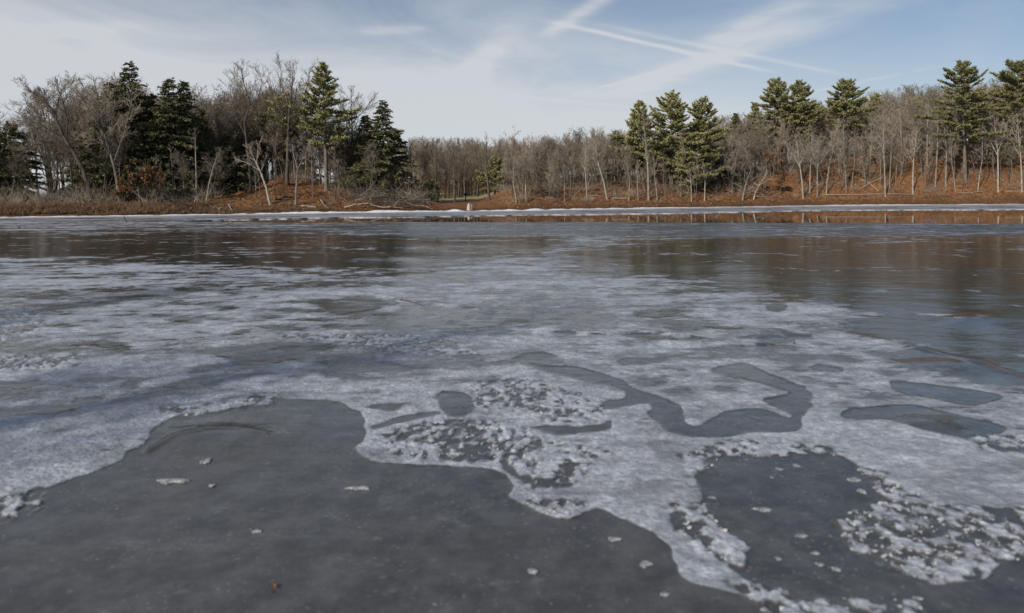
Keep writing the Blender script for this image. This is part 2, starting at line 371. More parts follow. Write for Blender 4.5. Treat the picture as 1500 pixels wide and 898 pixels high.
# ------------------------------------------------------------------ the ice
# outlines of the bare, dark ice between the frost, traced where they lie
DARK = [
 # strength, edge softness (px), ragged, outline
 (1.0, 5, 0, [(-300, 800), (0, 756), (30, 740), (70, 712), (130, 690), (215, 657), (225, 643), (215, 632), (250, 607), (300, 594), (360, 589), (440, 586), (500, 589), (520, 602), (545, 625), (548, 645), (525, 655), (530, 672), (560, 682), (620, 685), (700, 682), (737, 690), (741, 710), (725, 728), (735, 742), (770, 748), (815, 761), (850, 748), (880, 742), (905, 755), (940, 775), (985, 800), (990, 825), (1005, 850), (1050, 868), (1110, 882), (1150, 892), (1215, 912), (1240, 1200), (-300, 1200)]),
 (1.0, 4, 0, [(760, 532), (800, 541), (850, 540), (882, 546), (905, 560), (935, 570), (985, 590), (1010, 598), (1000, 622), (1025, 625), (1055, 612), (1080, 601), (1120, 603), (1160, 615), (1172, 611), (1120, 590), (1140, 581), (1180, 570), (1197, 575), (1195, 590), (1181, 605), (1186, 628), (1150, 632), (1090, 635), (1060, 641), (1010, 640), (975, 628), (963, 615), (960, 598), (945, 591), (900, 601), (865, 603), (858, 596), (880, 588), (912, 583), (919, 573), (900, 564), (860, 563), (835, 556), (790, 546)]),
 (1.0, 4, 0, [(1040, 545), (1075, 531), (1108, 533), (1130, 550), (1175, 565), (1195, 574), (1170, 572), (1145, 567), (1110, 560), (1070, 553)]),
 (0.9, 4, 0, [(1180, 539), (1200, 534), (1232, 541), (1215, 546), (1190, 545)]),
 (0.9, 4, 0, [(1298, 562), (1340, 559), (1400, 571), (1472, 580), (1440, 592), (1402, 596), (1360, 583), (1322, 581)]),
 (1.0, 4, 0, [(1222, 603), (1290, 598), (1350, 598), (1400, 612), (1472, 626), (1460, 638), (1430, 651), (1400, 643), (1340, 632), (1300, 619), (1260, 617)]),
 (0.50, 38, 1, [(1900, 660), (1500, 573), (1440, 562), (1390, 550), (1394, 544), (1330, 535), (1310, 523), (1338, 511), (1260, 492), (1236, 486), (1250, 470), (1272, 462), (1228, 447), (1180, 440), (1150, 430), (1080, 425), (1000, 415), (900, 405), (820, 392), (860, 352), (1500, 340), (2200, 340), (2300, 660)]),
 (1.0, 5, 1, [(1008, 668), (1040, 655), (1065, 648), (1130, 647), (1200, 655), (1225, 670), (1270, 690), (1310, 710), (1327, 730), (1310, 743), (1260, 748), (1230, 757), (1215, 770), (1210, 789), (1250, 806), (1300, 830), (1370, 856), (1430, 850), (1460, 827), (1500, 818), (1900, 830), (1900, 1200), (1210, 1200), (1165, 905), (1135, 880), (1120, 868), (1098, 850), (1080, 830), (1085, 816), (1110, 802), (1080, 797), (1060, 802), (1045, 790), (1048, 775), (1030, 760), (1015, 745), (1010, 720), (1000, 705), (1005, 685)]),
 (0.9, 5, 1, [(1425, 772), (1470, 763), (1560, 760), (1560, 792), (1480, 792), (1445, 787)]),
 (0.9, 6, 1, [(735, 668), (800, 650), (870, 653), (893, 662), (850, 690), (822, 716), (790, 715), (760, 700), (738, 690)]),
 (0.22, 12, 1, [(300, 520), (390, 503), (480, 500), (560, 528), (640, 545), (665, 552), (600, 557), (470, 563), (462, 546), (480, 536), (430, 528), (390, 538), (340, 533)]),
 (0.9, 5, 0, [(628, 578), (655, 572), (700, 590), (694, 605), (660, 611), (640, 598)]),
 (0.8, 4, 1, [(538, 597), (560, 590), (583, 596), (580, 603), (552, 600)]),
 (0.8, 4, 1, [(583, 612), (610, 606), (642, 598), (640, 606), (600, 617), (556, 630), (555, 622)]),
 (0.9, 4, 1, [(752, 631), (800, 620), (862, 624), (905, 612), (890, 630), (850, 634), (800, 637)]),
 (0.45, 7, 1, [(455, 440), (520, 431), (592, 442), (560, 450), (520, 458), (490, 464), (486, 452), (450, 448)]),
 (0.42, 24, 1, [(-300, 342), (0, 342), (400, 336), (760, 338), (860, 350), (760, 372), (640, 392), (500, 398), (330, 392), (200, 382), (0, 374), (-300, 372)]),
 (0.3, 7, 1, [(-100, 600), (60, 588), (150, 580), (160, 588), (80, 602), (-100, 618)]),
 (0.8, 5, 1, [(742, 524), (770, 516), (806, 515), (808, 525), (775, 531), (748, 530)]),
 (0.8, 4, 0, [(903, 530), (930, 521), (982, 525), (970, 532), (920, 535)]),
 (0.3, 7, 1, [(230, 468), (262, 465), (302, 471), (262, 474)]),
 (0.3, 7, 1, [(210, 448), (260, 443), (282, 446), (240, 452)]),
 (0.3, 7, 1, [(305, 449), (350, 444), (385, 448), (340, 453)]),
 (0.3, 7, 1, [(95, 503), (150, 495), (190, 502), (185, 512), (140, 508)]),
 (0.35, 6, 1, [(278, 490), (290, 483), (318, 491)]), (0.35, 6, 1, [(340, 490), (352, 483), (382, 487), (360, 492)]),
 (0.3, 7, 1, [(180, 560), (215, 553), (215, 565), (190, 570)]), (0.3, 7, 1, [(220, 545), (280, 536), (345, 541), (250, 549)]),
 (0.35, 7, 1, [(140, 436), (215, 428), (262, 431), (215, 437)]),
 (0.4, 6, 1, [(1105, 497), (1140, 492), (1178, 501), (1130, 504)]), (0.35, 6, 1, [(850, 490), (940, 488), (1060, 503), (1010, 506), (920, 494)]),
 (0.35, 6, 1, [(1020, 478), (1060, 475), (1105, 484), (1060, 484)]), (0.3, 7, 1, [(920, 455), (1010, 445), (1030, 455), (960, 466)]),
 (0.4, 6, 1, [(805, 490), (845, 486), (848, 493), (812, 496)]), (0.5, 5, 1, [(760, 482), (830, 475), (820, 481), (765, 487)]),
 (0.6, 4, 1, [(1118, 448), (1155, 446), (1150, 455), (1122, 455)]),
 (0.7, 5, 1, [(-40, 560), (20, 560), (70, 552), (20, 570), (-40, 575)]), (0.6, 5, 1, [(-40, 496), (30, 490), (40, 500), (-40, 505)]),
]
def chaikin(poly, it=2):
    p = np.array(poly, float)
    for _ in range(it):
        q = np.roll(p, -1, 0); p = np.stack([p * .75 + q * .25, p * .25 + q * .75], 1).reshape(-1, 2)
    return p
def poly_sd(px, py, poly):
    """signed distance, positive inside; rows count double (foreshortening)"""
    poly = np.array(poly, float); poly[:, 1] *= 2; q = py * 2
    x0, y0 = poly.min(0) - 30; x1, y1 = poly.max(0) + 30
    out = np.full(px.shape, -60.0)
    sel = (px > x0) & (px < x1) & (q > y0) & (q < y1)
    if not sel.any(): return out
    X = px[sel]; Yq = q[sel]; d2 = np.full(X.shape, 1e9); ins = np.zeros(X.shape, bool)
    for i in range(len(poly)):
        ax, ay = poly[i]; bx, by = poly[(i + 1) % len(poly)]
        ex, ey = bx - ax, by - ay; L2 = ex * ex + ey * ey + 1e-9
        t = np.clip(((X - ax) * ex + (Yq - ay) * ey) / L2, 0, 1)
        d2 = np.minimum(d2, (X - ax - t * ex) ** 2 + (Yq - ay - t * ey) ** 2)
        cond = (ay > Yq) != (by > Yq)
        xi = ax + (Yq - ay) / np.where(by == ay, 1e-9, by - ay) * ex
        ins ^= cond & (X < xi)
    out[sel] = np.where(ins, np.sqrt(d2), -np.sqrt(d2))
    return out
def bend(px, py, X, Y):
    k = np.clip(1.6 * FPX / np.maximum(Y, 1), 0, 600)
    dx = (fbm(X * 2.2, Y * 2.2, 4, 31) - 0.5) * 0.30 / np.maximum(Y, 1) * FPX * 0.8
    dy = (fbm(X * 2.2 + 9, Y * 2.2, 4, 37) - 0.5) * 0.09 / np.maximum(Y, 1) * FPX * 0.8
    return px + dx, py + dy
DARK = [(a, b, c, chaikin(d)) for a, b, c, d in DARK]
def ripple_band(px, py): return sstep(349, 342, py + (fbm(px * .01, px * 0 + 1.7, 3, 61) - .5) * 12) * sstep(250, 560, px)
def clump(X, Y): return (fbm(X * 24, Y * 17, 4, 91) - 0.435 + (fbm(X * 3, Y * 3, 2, 93) - 0.5) * 0.5) * 4.2
BASE = [(326, 0.10), (338, 0.14), (346, 0.02), (372, 0.08), (390, 0.20), (430, 0.24), (470, 0.28), (520, 0.34), (560, 0.42), (620, 0.5), (900, 0.55)]
def frost_field(px, py, X, Y):
    qx, qy = bend(px, py, X, Y)
    B = interp(py, BASE)
    B = B + 0.14 * sstep(560, 480, py) * sstep(400, 430, py) * sstep(300, 150, px) * 0
    F = B.copy(); R = interp(py, [(326, 0.9), (560, 1.05), (650, 0.6), (900, 0.5)])
    for st, e, rg, poly in DARK:
        wgt = sstep(-e, e, poly_sd(qx, qy, poly))
        F = F * (1 - wgt) + (-st) * wgt
        near = sstep(-26, -2, poly_sd(qx, qy, poly))
        R = np.where(rg, np.maximum(R, 0.6 + 0.45 * near), R * (1 - 0.6 * near) + 0.14 * near) if e < 8 else R
    rp_ = ripple_band(px, py); F = F * (1 - rp_) - 0.12 * rp_; R = R * (1 - rp_) + 0.6 * rp_
    rw_ = rime_weight(px, py); rw_ = rw_ * sstep(430, 470, py)
    F = F * (1 - rw_) + clump(X, Y) * rw_; R = R * (1 - rw_) + 0.45 * rw_
    return F, R
CLEAR = [d for a_, e_, c_, d in DARK if e_ >= 24]
def clear_ice(px, py):
    w_ = np.zeros(px.shape)
    for d in CLEAR: w_ = np.maximum(w_, sstep(-20, 16, poly_sd(px, py, d)))
    return w_ * sstep(560, 440, py)
MOUNDS = [((1425, 467), 40, 9, 0.035), ((600, 405), 60, 10, 0.03), ((1000, 500), 60, 9, 0.03), ((1100, 488), 45, 8, 0.03), ((1390, 537), 60, 10, 0.035), ((330, 640), 90, 18, 0.03), ((1360, 622), 60, 12, 0.02), ((780, 480), 70, 9, 0.03), ((250, 428), 90, 8, 0.03), ((120, 380), 40, 6, 0.05), ((560, 378), 60, 5, 0.05)]
RIDGES = [([(215, 662), (255, 640), (300, 632), (350, 632), (390, 638)], 5, 0.012), ([(1150, 492), (1250, 490), (1340, 508), (1400, 525), (1500, 552)], 5, 0.02), ([(1330, 612), (1370, 618), (1410, 630)], 4, 0.012), ([(850, 490), (960, 488), (1060, 505), (1120, 506)], 4, 0.02), ([(420, 436), (520, 428), (600, 440), (700, 452)], 4, 0.02), ([(100, 425), (160, 432), (250, 428)], 4, 0.02)]
def line_d(px, py, pl):
    d2 = np.full(px.shape, 1e9); q = py * 2.5
    for (ax, ay), (bx, by) in zip(pl[:-1], pl[1:]):
        ay *= 2.5; by *= 2.5; ex, ey = bx - ax, by - ay
        t = np.clip(((px - ax) * ex + (q - ay) * ey) / (ex * ex + ey * ey), 0, 1)
        d2 = np.minimum(d2, (px - ax - t * ex) ** 2 + (q - ay - t * ey) ** 2)
    return np.sqrt(d2)
RIME = [ # patches of loose crystals: outline, crystals per square metre, size (m)
 ([(1212, 775), (1260, 747), (1330, 735), (1400, 748), (1560, 752), (1560, 818), (1500, 820), (1460, 828), (1430, 852), (1370, 858), (1300, 832), (1245, 806)], 9000, 0.013),
 ([(985, 742), (1030, 745), (1050, 775), (1090, 800), (1085, 830), (1030, 815), (990, 775)], 5000, 0.011),
 ([(1005, 668), (1060, 648), (1130, 646), (1200, 654), (1230, 668), (1160, 668), (1060, 672), (1010, 700)], 4200, 0.010),
 ([(1260, 690), (1300, 695), (1345, 720), (1340, 745), (1300, 735)], 4500, 0.011),
 ([(560, 640), (640, 612), (760, 625), (830, 648), (790, 672), (690, 676), (580, 668)], 2600, 0.011),
 ([(690, 565), (780, 555), (880, 590), (880, 620), (800, 618), (700, 595)], 1100, 0.011),
 ([(735, 668), (800, 655), (900, 658), (860, 690), (830, 715), (780, 715)], 1200, 0.011),
 ([(770, 735), (860, 735), (830, 762), (800, 758)], 4500, 0.010),
 ([(1060, 850), (1200, 880), (1350, 885), (1360, 930), (1160, 930), (1100, 880)], 2300, 0.012),
 ([(1420, 640), (1560, 640), (1560, 668), (1440, 660)], 2200, 0.012),
 ([(0, 440), (60, 455), (70, 480), (0, 500), (-60, 500), (-60, 440)], 120, 0.02),
 ([(-60, 525), (110, 520), (120, 535), (-60, 545)], 300, 0.018),
 ([(0, 735), (60, 715), (60, 745), (0, 765)], 2500, 0.010),
 ([(240, 600), (400, 578), (400, 590), (250, 612)], 700, 0.013),
 ([(420, 492), (640, 492), (700, 520), (560, 515)], 220, 0.017),
]
def rime_weight(px, py):
    wgt = np.zeros(px.shape)
    for poly, dn, sz in RIME: wgt = np.maximum(wgt, sstep(-14, 8, poly_sd(px, py, poly)))
    return wgt
rowpy = [4200, 2800, 2000, 1600, 1300, 1150, 1050, 980, 945]
t = 920.0
while t > 329.5:
    rowpy.append(t); t -= 1.6 if t > 520 else (1.2 if t > 400 else 0.8)
rowpy = np.array(rowpy + [329.0, 328.4])
icols = np.concatenate([np.linspace(-1500, -90, 40), np.arange(-80, 1581, 2.6), np.linspace(1592, 2600, 36)])
PXI, tt = np.meshgrid(icols, np.arange(len(rowpy) + 5))
near_edge = interp(icols, LEAD_NEAR) + (fbm(icols * 0.05, icols * 0 + 3.3, 4, 3) - 0.5) * 1.0
PYI = np.empty_like(PXI)
for r, py in enumerate(rowpy):
    f = sstep(420, 328, py)
    PYI[r] = py + f * (near_edge - 326.5)
for q in range(5): PYI[len(rowpy) + q] = PYI[len(rowpy) - 1] + (near_edge - PYI[len(rowpy) - 1]) * (q + 1) / 5
XI, YI = ground(PXI, PYI)
flatp = (PXI.ravel(), PYI.ravel(), XI.ravel(), YI.ravel())
FR, RG = frost_field(*flatp)
rw = rime_weight(flatp[0], flatp[1])
X, Y = flatp[2], flatp[3]
fm = sstep(-0.15, 0.25, FR + (fbm(X * 5, Y * 5, 4, 77) - 0.5) * RG * 1.2)
Zi = 0.006 * fm + 0.010 * fm * (fbm(X * 14, Y * 14, 3, 12) - 0.5) * sstep(12, 3, Y)
Zi += rw * sstep(11, 4, Y) * (0.008 * sstep(-0.1, 0.5, clump(X, Y)) + 0.008 * (fbm(X * 30, Y * 30, 2, 15) - 0.5))
Zi += (fbm(X * 1.1, Y * 1.1, 3, 21) - 0.5) * 0.012 + (fbm(X * 0.35, Y * 0.35, 2, 23) - 0.5) * 0.03
for (mx, my), wx, wy, h in MOUNDS:
    Zi += h * np.exp(-(((flatp[0] - mx) / wx) ** 2 + ((flatp[1] - my) / wy) ** 2))
for pl, wd, h in RIDGES:
    Zi += h * np.exp(-(line_d(flatp[0], flatp[1], pl) / wd) ** 2) * (0.5 + fbm(X * 3, Y * 3, 2, 41))
RIP = ripple_band(flatp[0], flatp[1])
CLR = np.maximum(clear_ice(flatp[0], flatp[1]), 0.5 * RIP)
edge_skirt = 1
nrI, ncI = PXI.shape
V = np.stack([X, Y, Zi], -1)
# vertical face of the sheet's edge at the water
last = V[-ncI:].copy(); last[:, 2] = -0.09
back_ = V[:ncI].copy(); back_[:, 0] = np.linspace(-75, 75, ncI); back_[:, 1] = -6.0; back_[:, 2] = 0
V = np.vstack([back_, V, last])
FR = np.concatenate([np.full(ncI, .2), FR, np.full(ncI, 0.4)]); RG = np.concatenate([np.full(ncI, .5), RG, np.full(ncI, 0.5)]); CLR = np.concatenate([np.zeros(ncI), CLR, np.zeros(ncI)]); RIP = np.concatenate([np.zeros(ncI), RIP, np.zeros(ncI)])
me = mesh_np('ice_sheet', V, np.zeros((0, 3)), True, {'frost': FR, 'rag': RG, 'clear': CLR, 'ripple': RIP}, grid_quads(nrI + 2, ncI))

m, n, b = material('frosted_ice')
co = n.node('ShaderNodeTexCoord').outputs['Object']
fr = n.attr('frost'); rg = n.attr('rag')
nA = n.noise(co, 1.7, 10, 0.66, 0.4)         # ragged limits of the frost
nS = n.noise(n.scale(co, (0.30, 1.0, 1)), 0.62, 9, 0.68, 0.3)   # wind-laid streaks, metres long
nB = n.noise(co, 34.0, 4, 0.65)             # grain of the rime
nC = n.noise(co, 7.0, 7, 0.72)
nP = n.noise(n.scale(co, (0.5, 1.0, 1)), 8.5, 6, 0.62, 0.5)    # pits where the rime has gone
v1 = n.math('MULTIPLY', n.math('SUBTRACT', nA, 0.5), n.math('MULTIPLY', rg, 3.0))
v2 = n.math('MULTIPLY', n.math('SUBTRACT', nS, 0.5), n.math('MULTIPLY', rg, 3.4))
nT = n.noise(n.scale(co, (0.38, 1.0, 1)), 3.0, 6, 0.62, 0.3)
v1 = n.math('ADD', v1, n.math('MULTIPLY', n.math('SUBTRACT', nT, 0.5), n.math('MULTIPLY', rg, 2.0)))
v3 = n.math('MULTIPLY', n.math('SUBTRACT', nP, 0.5), n.math('MULTIPLY', n.math('MAXIMUM', rg, 0.42), 1.7))
val = n.math('ADD', n.math('ADD', fr, v1), n.math('ADD', v2, v3))
pit = n.math('MULTIPLY', n.step(nP, 0.56, 0.645), n.step(n.noise(co, 0.9, 3, 0.6), 0.40, 0.62, 0.15, 0.85))
val = n.math('SUBTRACT', val, n.math('MULTIPLY', pit, 0.85))
mask = n.step(val, -0.12, 0.20)
thick = n.step(val, 0.05, 0.75)
# bare ice: clouded grey with drowned bubbles
cl = n.noise(co, 4.6, 9, 0.74)
bub = n.step(n.noise(co, 13.0, 5, 0.65), 0.58, 0.74)
ice = n.mix(n.step(cl, 0.34, 0.68), (0.052, 0.053, 0.054), (0.100, 0.1015, 0.102))
ice = n.mix(n.math('MULTIPLY', bub, 0.42), ice, (0.24, 0.24, 0.24))
fleck = n.math('MULTIPLY', n.step(n.noise(co, 46.0, 2, 0.5), 0.64, 0.72), n.step(n.noise(co, 2.6, 3, 0.6), 0.42, 0.6))
smud = n.step(n.noise(n.scale(co, (0.7, 1, 1)), 5.5, 5, 0.6, 0.4), 0.58, 0.76, 0, 0.42)
ice = n.mix(smud, ice, (0.23, 0.232, 0.235))
ice = n.mix(n.math('MULTIPLY', fleck, 0.6), ice, (0.34, 0.34, 0.34))
ice = n.mix(n.step(n.noise(co, 0.6, 3, 0.5), 0.45, 0.7, 0, 0.3), ice, (0.065, 0.056, 0.045))
ice = n.mix(n.attr('clear'), ice, n.mix(0.75, ice, (0.012, 0.012, 0.011)))
fcol = n.mix(n.step(nC, 0.32, 0.70), (0.31, 0.334, 0.38), (0.64, 0.674, 0.735))
fcol = n.mix(n.step(nB, 0.38, 0.6), n.mix(0.55, fcol, (0.21, 0.22, 0.245)), fcol)
fcol = n.mix(thick, n.mix(0.6, fcol, (0.15, 0.158, 0.172)), fcol)
n.l.new(n.mix(mask, ice, fcol), b.inputs['Base Color'])
rough = n.math('ADD', n.math('MULTIPLY', mask, 0.5), n.step(n.noise(co, 2.0, 4, 0.6), 0.3, 0.7, 0.05, 0.13))
rough = n.math('ADD', rough, n.math('MULTIPLY', n.attr('ripple'), 0.16))
n.l.new(rough, b.inputs['Roughness'])
b.inputs['IOR'].default_value = 1.31
rip = n.noise(n.scale(co, (0.7, 1.3, 1)), 2.4, 6, 0.58)
rip2 = n.noise(n.scale(co, (0.8, 1.5, 1)), 17.0, 3, 0.55)
bi = n.bump(n.math('ADD', rip, n.math('MULTIPLY', rip2, 0.10)), n.math('ADD', 0.33, n.math('MULTIPLY', n.attr('ripple'), 0.67)), 0.03)
bi = n.bump(n.noise(n.scale(co, (0.6, 1.0, 1)), 1.1, 4, 0.55), n.math('MULTIPLY', n.attr('ripple'), 1.0), 0.12, bi)
bf = n.bump(n.math('ADD', n.math('MULTIPLY', nB, 0.5), n.math('ADD', nC, n.math('MULTIPLY', nP, 0.8))), n.math('MULTIPLY', mask, 1.0), 0.022, bi)
n.l.new(bf, b.inputs['Normal'])
ICE = m
tag(link('ice_sheet', me, m), 'frozen pond surface of grey ice with white frost patches', kind='structure')

# ice shelf along the far shore
sc_ = np.concatenate([np.linspace(-1500, -90, 40), np.arange(-80, 1581, 3.4), np.linspace(1592, 2600, 36)])
ks = np.linspace(0, 1, 14)
far_edge = np.where(sc_ < 255, interp(sc_, LEAD_NEAR), interp(sc_, LEAD_FAR)) + np.where(sc_ < 255, np.interp(sc_, icols, near_edge) - interp(sc_, LEAD_NEAR), (fbm(sc_ * 0.05, sc_ * 0 + 7.1, 5, 8) - 0.5) * 1.1)
SX, SK = np.meshgrid(sc_, ks)
X0, Y0 = ground(SX, np.broadcast_to(far_edge, SX.shape)); Ysh = shore_depth(SX) + 1.2
YS = Y0 + (Ysh - Y0) * SK; XS = X0 / Y0 * YS
ZS = (fbm(XS * 0.5, YS * 0.5, 3, 6) - 0.5) * 0.03 + 0.01
V = np.stack([XS, YS, ZS], -1).reshape(-1, 3); nS_ = len(sc_)
first = V[:nS_].copy(); first[:, 2] = -0.09
V = np.vstack([first, V])
sfr = np.where(SX < 300, 0.10, 0.16) + 0.55 * sstep(0.55, 0.9, SK) + (fbm(XS * .25, YS * .8, 4, 66) - .5) * .9
me = mesh_np('ice_shelf', V, np.zeros((0, 3)), True, {'frost': np.concatenate([np.full(nS_, 0.6), sfr.ravel()]), 'rag': np.full(len(V), 0.5)}, grid_quads(len(ks) + 1, nS_))
tag(link('ice_shelf', me, ICE), 'pale ice shelf along the far shore behind the open water', kind='structure')
# snow ridge pushed up along the bank
m, n, b = material('old_snow')
co = n.node('ShaderNodeTexCoord').outputs['Object']
n.l.new(n.mix(n.step(n.noise(co, 3, 4, 0.6), 0.4, 0.7), (0.62, 0.63, 0.66), (0.86, 0.86, 0.87)), b.inputs['Base Color']); b.inputs['Roughness'].default_value = 0.7
n.l.new(n.bump(n.noise(co, 9, 4, 0.6), 0.6, 0.03), b.inputs['Normal']); SNOW = m
rc = np.arange(-120, 1620, 2.0)
amp = interp(rc, [(-120, 0.05), (250, 0.08), (400, 0.13), (560, 0.17), (900, 0.17), (980, 0.10), (1100, 0.07), (1300, 0.09), (1420, 0.06), (1620, 0.03)])
hh = amp * np.clip(fbm(rc * 0.06, rc * 0 + 2.2, 4, 4) * 2.2 - 0.35, 0.06, 1.5)
prof = [(-0.55, 0.0), (-0.25, 0.6), (0.0, 1.0), (0.35, 0.85), (0.8, 0.0)]
V = []
for dy, k in prof:
    Yr = shore_depth(rc) - 0.25 + dy * (1.0 + 0.5 * vnoise(rc * 0.09, rc * 0 + 5, 2)) ; Xr = (rc - 750) / FPX * Yr
    V.append(np.stack([Xr, Yr, hh * k + 0.012 + (0 if k else -0.02)], -1))
V = np.concatenate(V)
me = mesh_np('snow_ridge', V, np.zeros((0, 3)), True, None, grid_quads(len(prof), len(rc)))
tag(link('snow_ridge', me, SNOW), 'thin white crust of snow along the foot of the bank', kind='stuff')

# loose rime crystals
rng = np.random.default_rng(5)
VV = []; TT = []; nn = 0
cube = np.array([[x, y, z] for x in (-1, 1) for y in (-1, 1) for z in (-1, 1)], float)
cubeT = np.array([(0, 1, 3), (0, 3, 2), (4, 6, 7), (4, 7, 5), (0, 4, 5), (0, 5, 1), (2, 3, 7), (2, 7, 6), (0, 2, 6), (0, 6, 4), (1, 5, 7), (1, 7, 3)])
for poly, dens, size in RIME:
    pa = np.array(poly, float); gx, gy = ground(pa[:, 0], np.maximum(pa[:, 1], 330))
    area = (gx.max() - gx.min()) * (gy.max() - gy.min()); N = int(min(area * dens * (1.3 if dens > 4000 else 0.8), 7000))
    x = rng.uniform(gx.min(), gx.max(), N); y = rng.uniform(gy.min(), gy.max(), N)
    ppx, ppy = topix(x, y, 0.0)
    dd = poly_sd(ppx, ppy, poly)
    cl = clump(x, y)
    keep = (dd > -4) & (cl > 0.05 + 0.4 * sstep(20, 0, dd) + rng.uniform(-.5, .3, N))
    keep &= (y < 6.5) | (rng.random(N) < 0.35)
    x = x[keep]; y = y[keep]; k = len(x)
    if k == 0: continue
    s = size * 0.50 * rng.lognormal(0, 0.65, k); s = np.minimum(s, size * 1.7)
    vtx = cube[None] * rng.uniform(0.45, 1.0, (k, 8, 3))
    vtx[:, :, 2] *= rng.uniform(0.12, 0.4, k)[:, None]
    vtx[:, :, 0] *= rng.uniform(0.8, 2.0, k)[:, None]
    a = rng.uniform(0, 6.28, k); tl = rng.normal(0, 0.35, k)
    ca, sa = np.cos(a)[:, None], np.sin(a)[:, None]; ct, st = np.cos(tl)[:, None], np.sin(tl)[:, None]
    vx, vy, vz = vtx[..., 0], vtx[..., 1], vtx[..., 2]
    vx, vz = vx * ct - vz * st, vx * st + vz * ct
    vx, vy = vx * ca - vy * sa, vx * sa + vy * ca
    P_ = np.stack([vx, vy, vz], -1) * s[:, None, None] * 0.6 + np.stack([x, y, 0.010 + s * 0.15 * rng.uniform(0.3, 1.6, k)], -1)[:, None, :]
    VV.append(P_.reshape(-1, 3)); TT.append((cubeT[None] + (np.arange(k) * 8)[:, None, None] + nn).reshape(-1, 3)); nn += k * 8
m, n, b = material('rime_crystal')
co = n.node('ShaderNodeTexCoord').outputs['Object']
n.l.new(n.mix(n.step(n.noise(co, 30, 3, 0.6), 0.35, 0.65), (0.30, 0.31, 0.325), (0.50, 0.505, 0.51)), b.inputs['Base Color']); b.inputs['Roughness'].default_value = 0.32; b.inputs['IOR'].default_value = 1.31
RIMEM = m
m, n, b = material('ice_fragment')
co = n.node('ShaderNodeTexCoord').outputs['Object']
n.l.new(n.mix(n.step(n.noise(co, 60, 4, 0.65), 0.36, 0.66), (0.16, 0.165, 0.17), (0.44, 0.445, 0.45)), b.inputs['Base Color']); b.inputs['Roughness'].default_value = 0.2; b.inputs['IOR'].default_value = 1.31
n.l.new(n.bump(n.noise(co, 90, 4, 0.7), 0.8, 0.004), b.inputs['Normal'])
CHIPM = m
tag(link('rime_crumbs', mesh_np('rime_crumbs', np.vstack(VV), np.vstack(TT), False), RIMEM), 'loose white rime crystals heaped at the edges of the frost', kind='stuff')

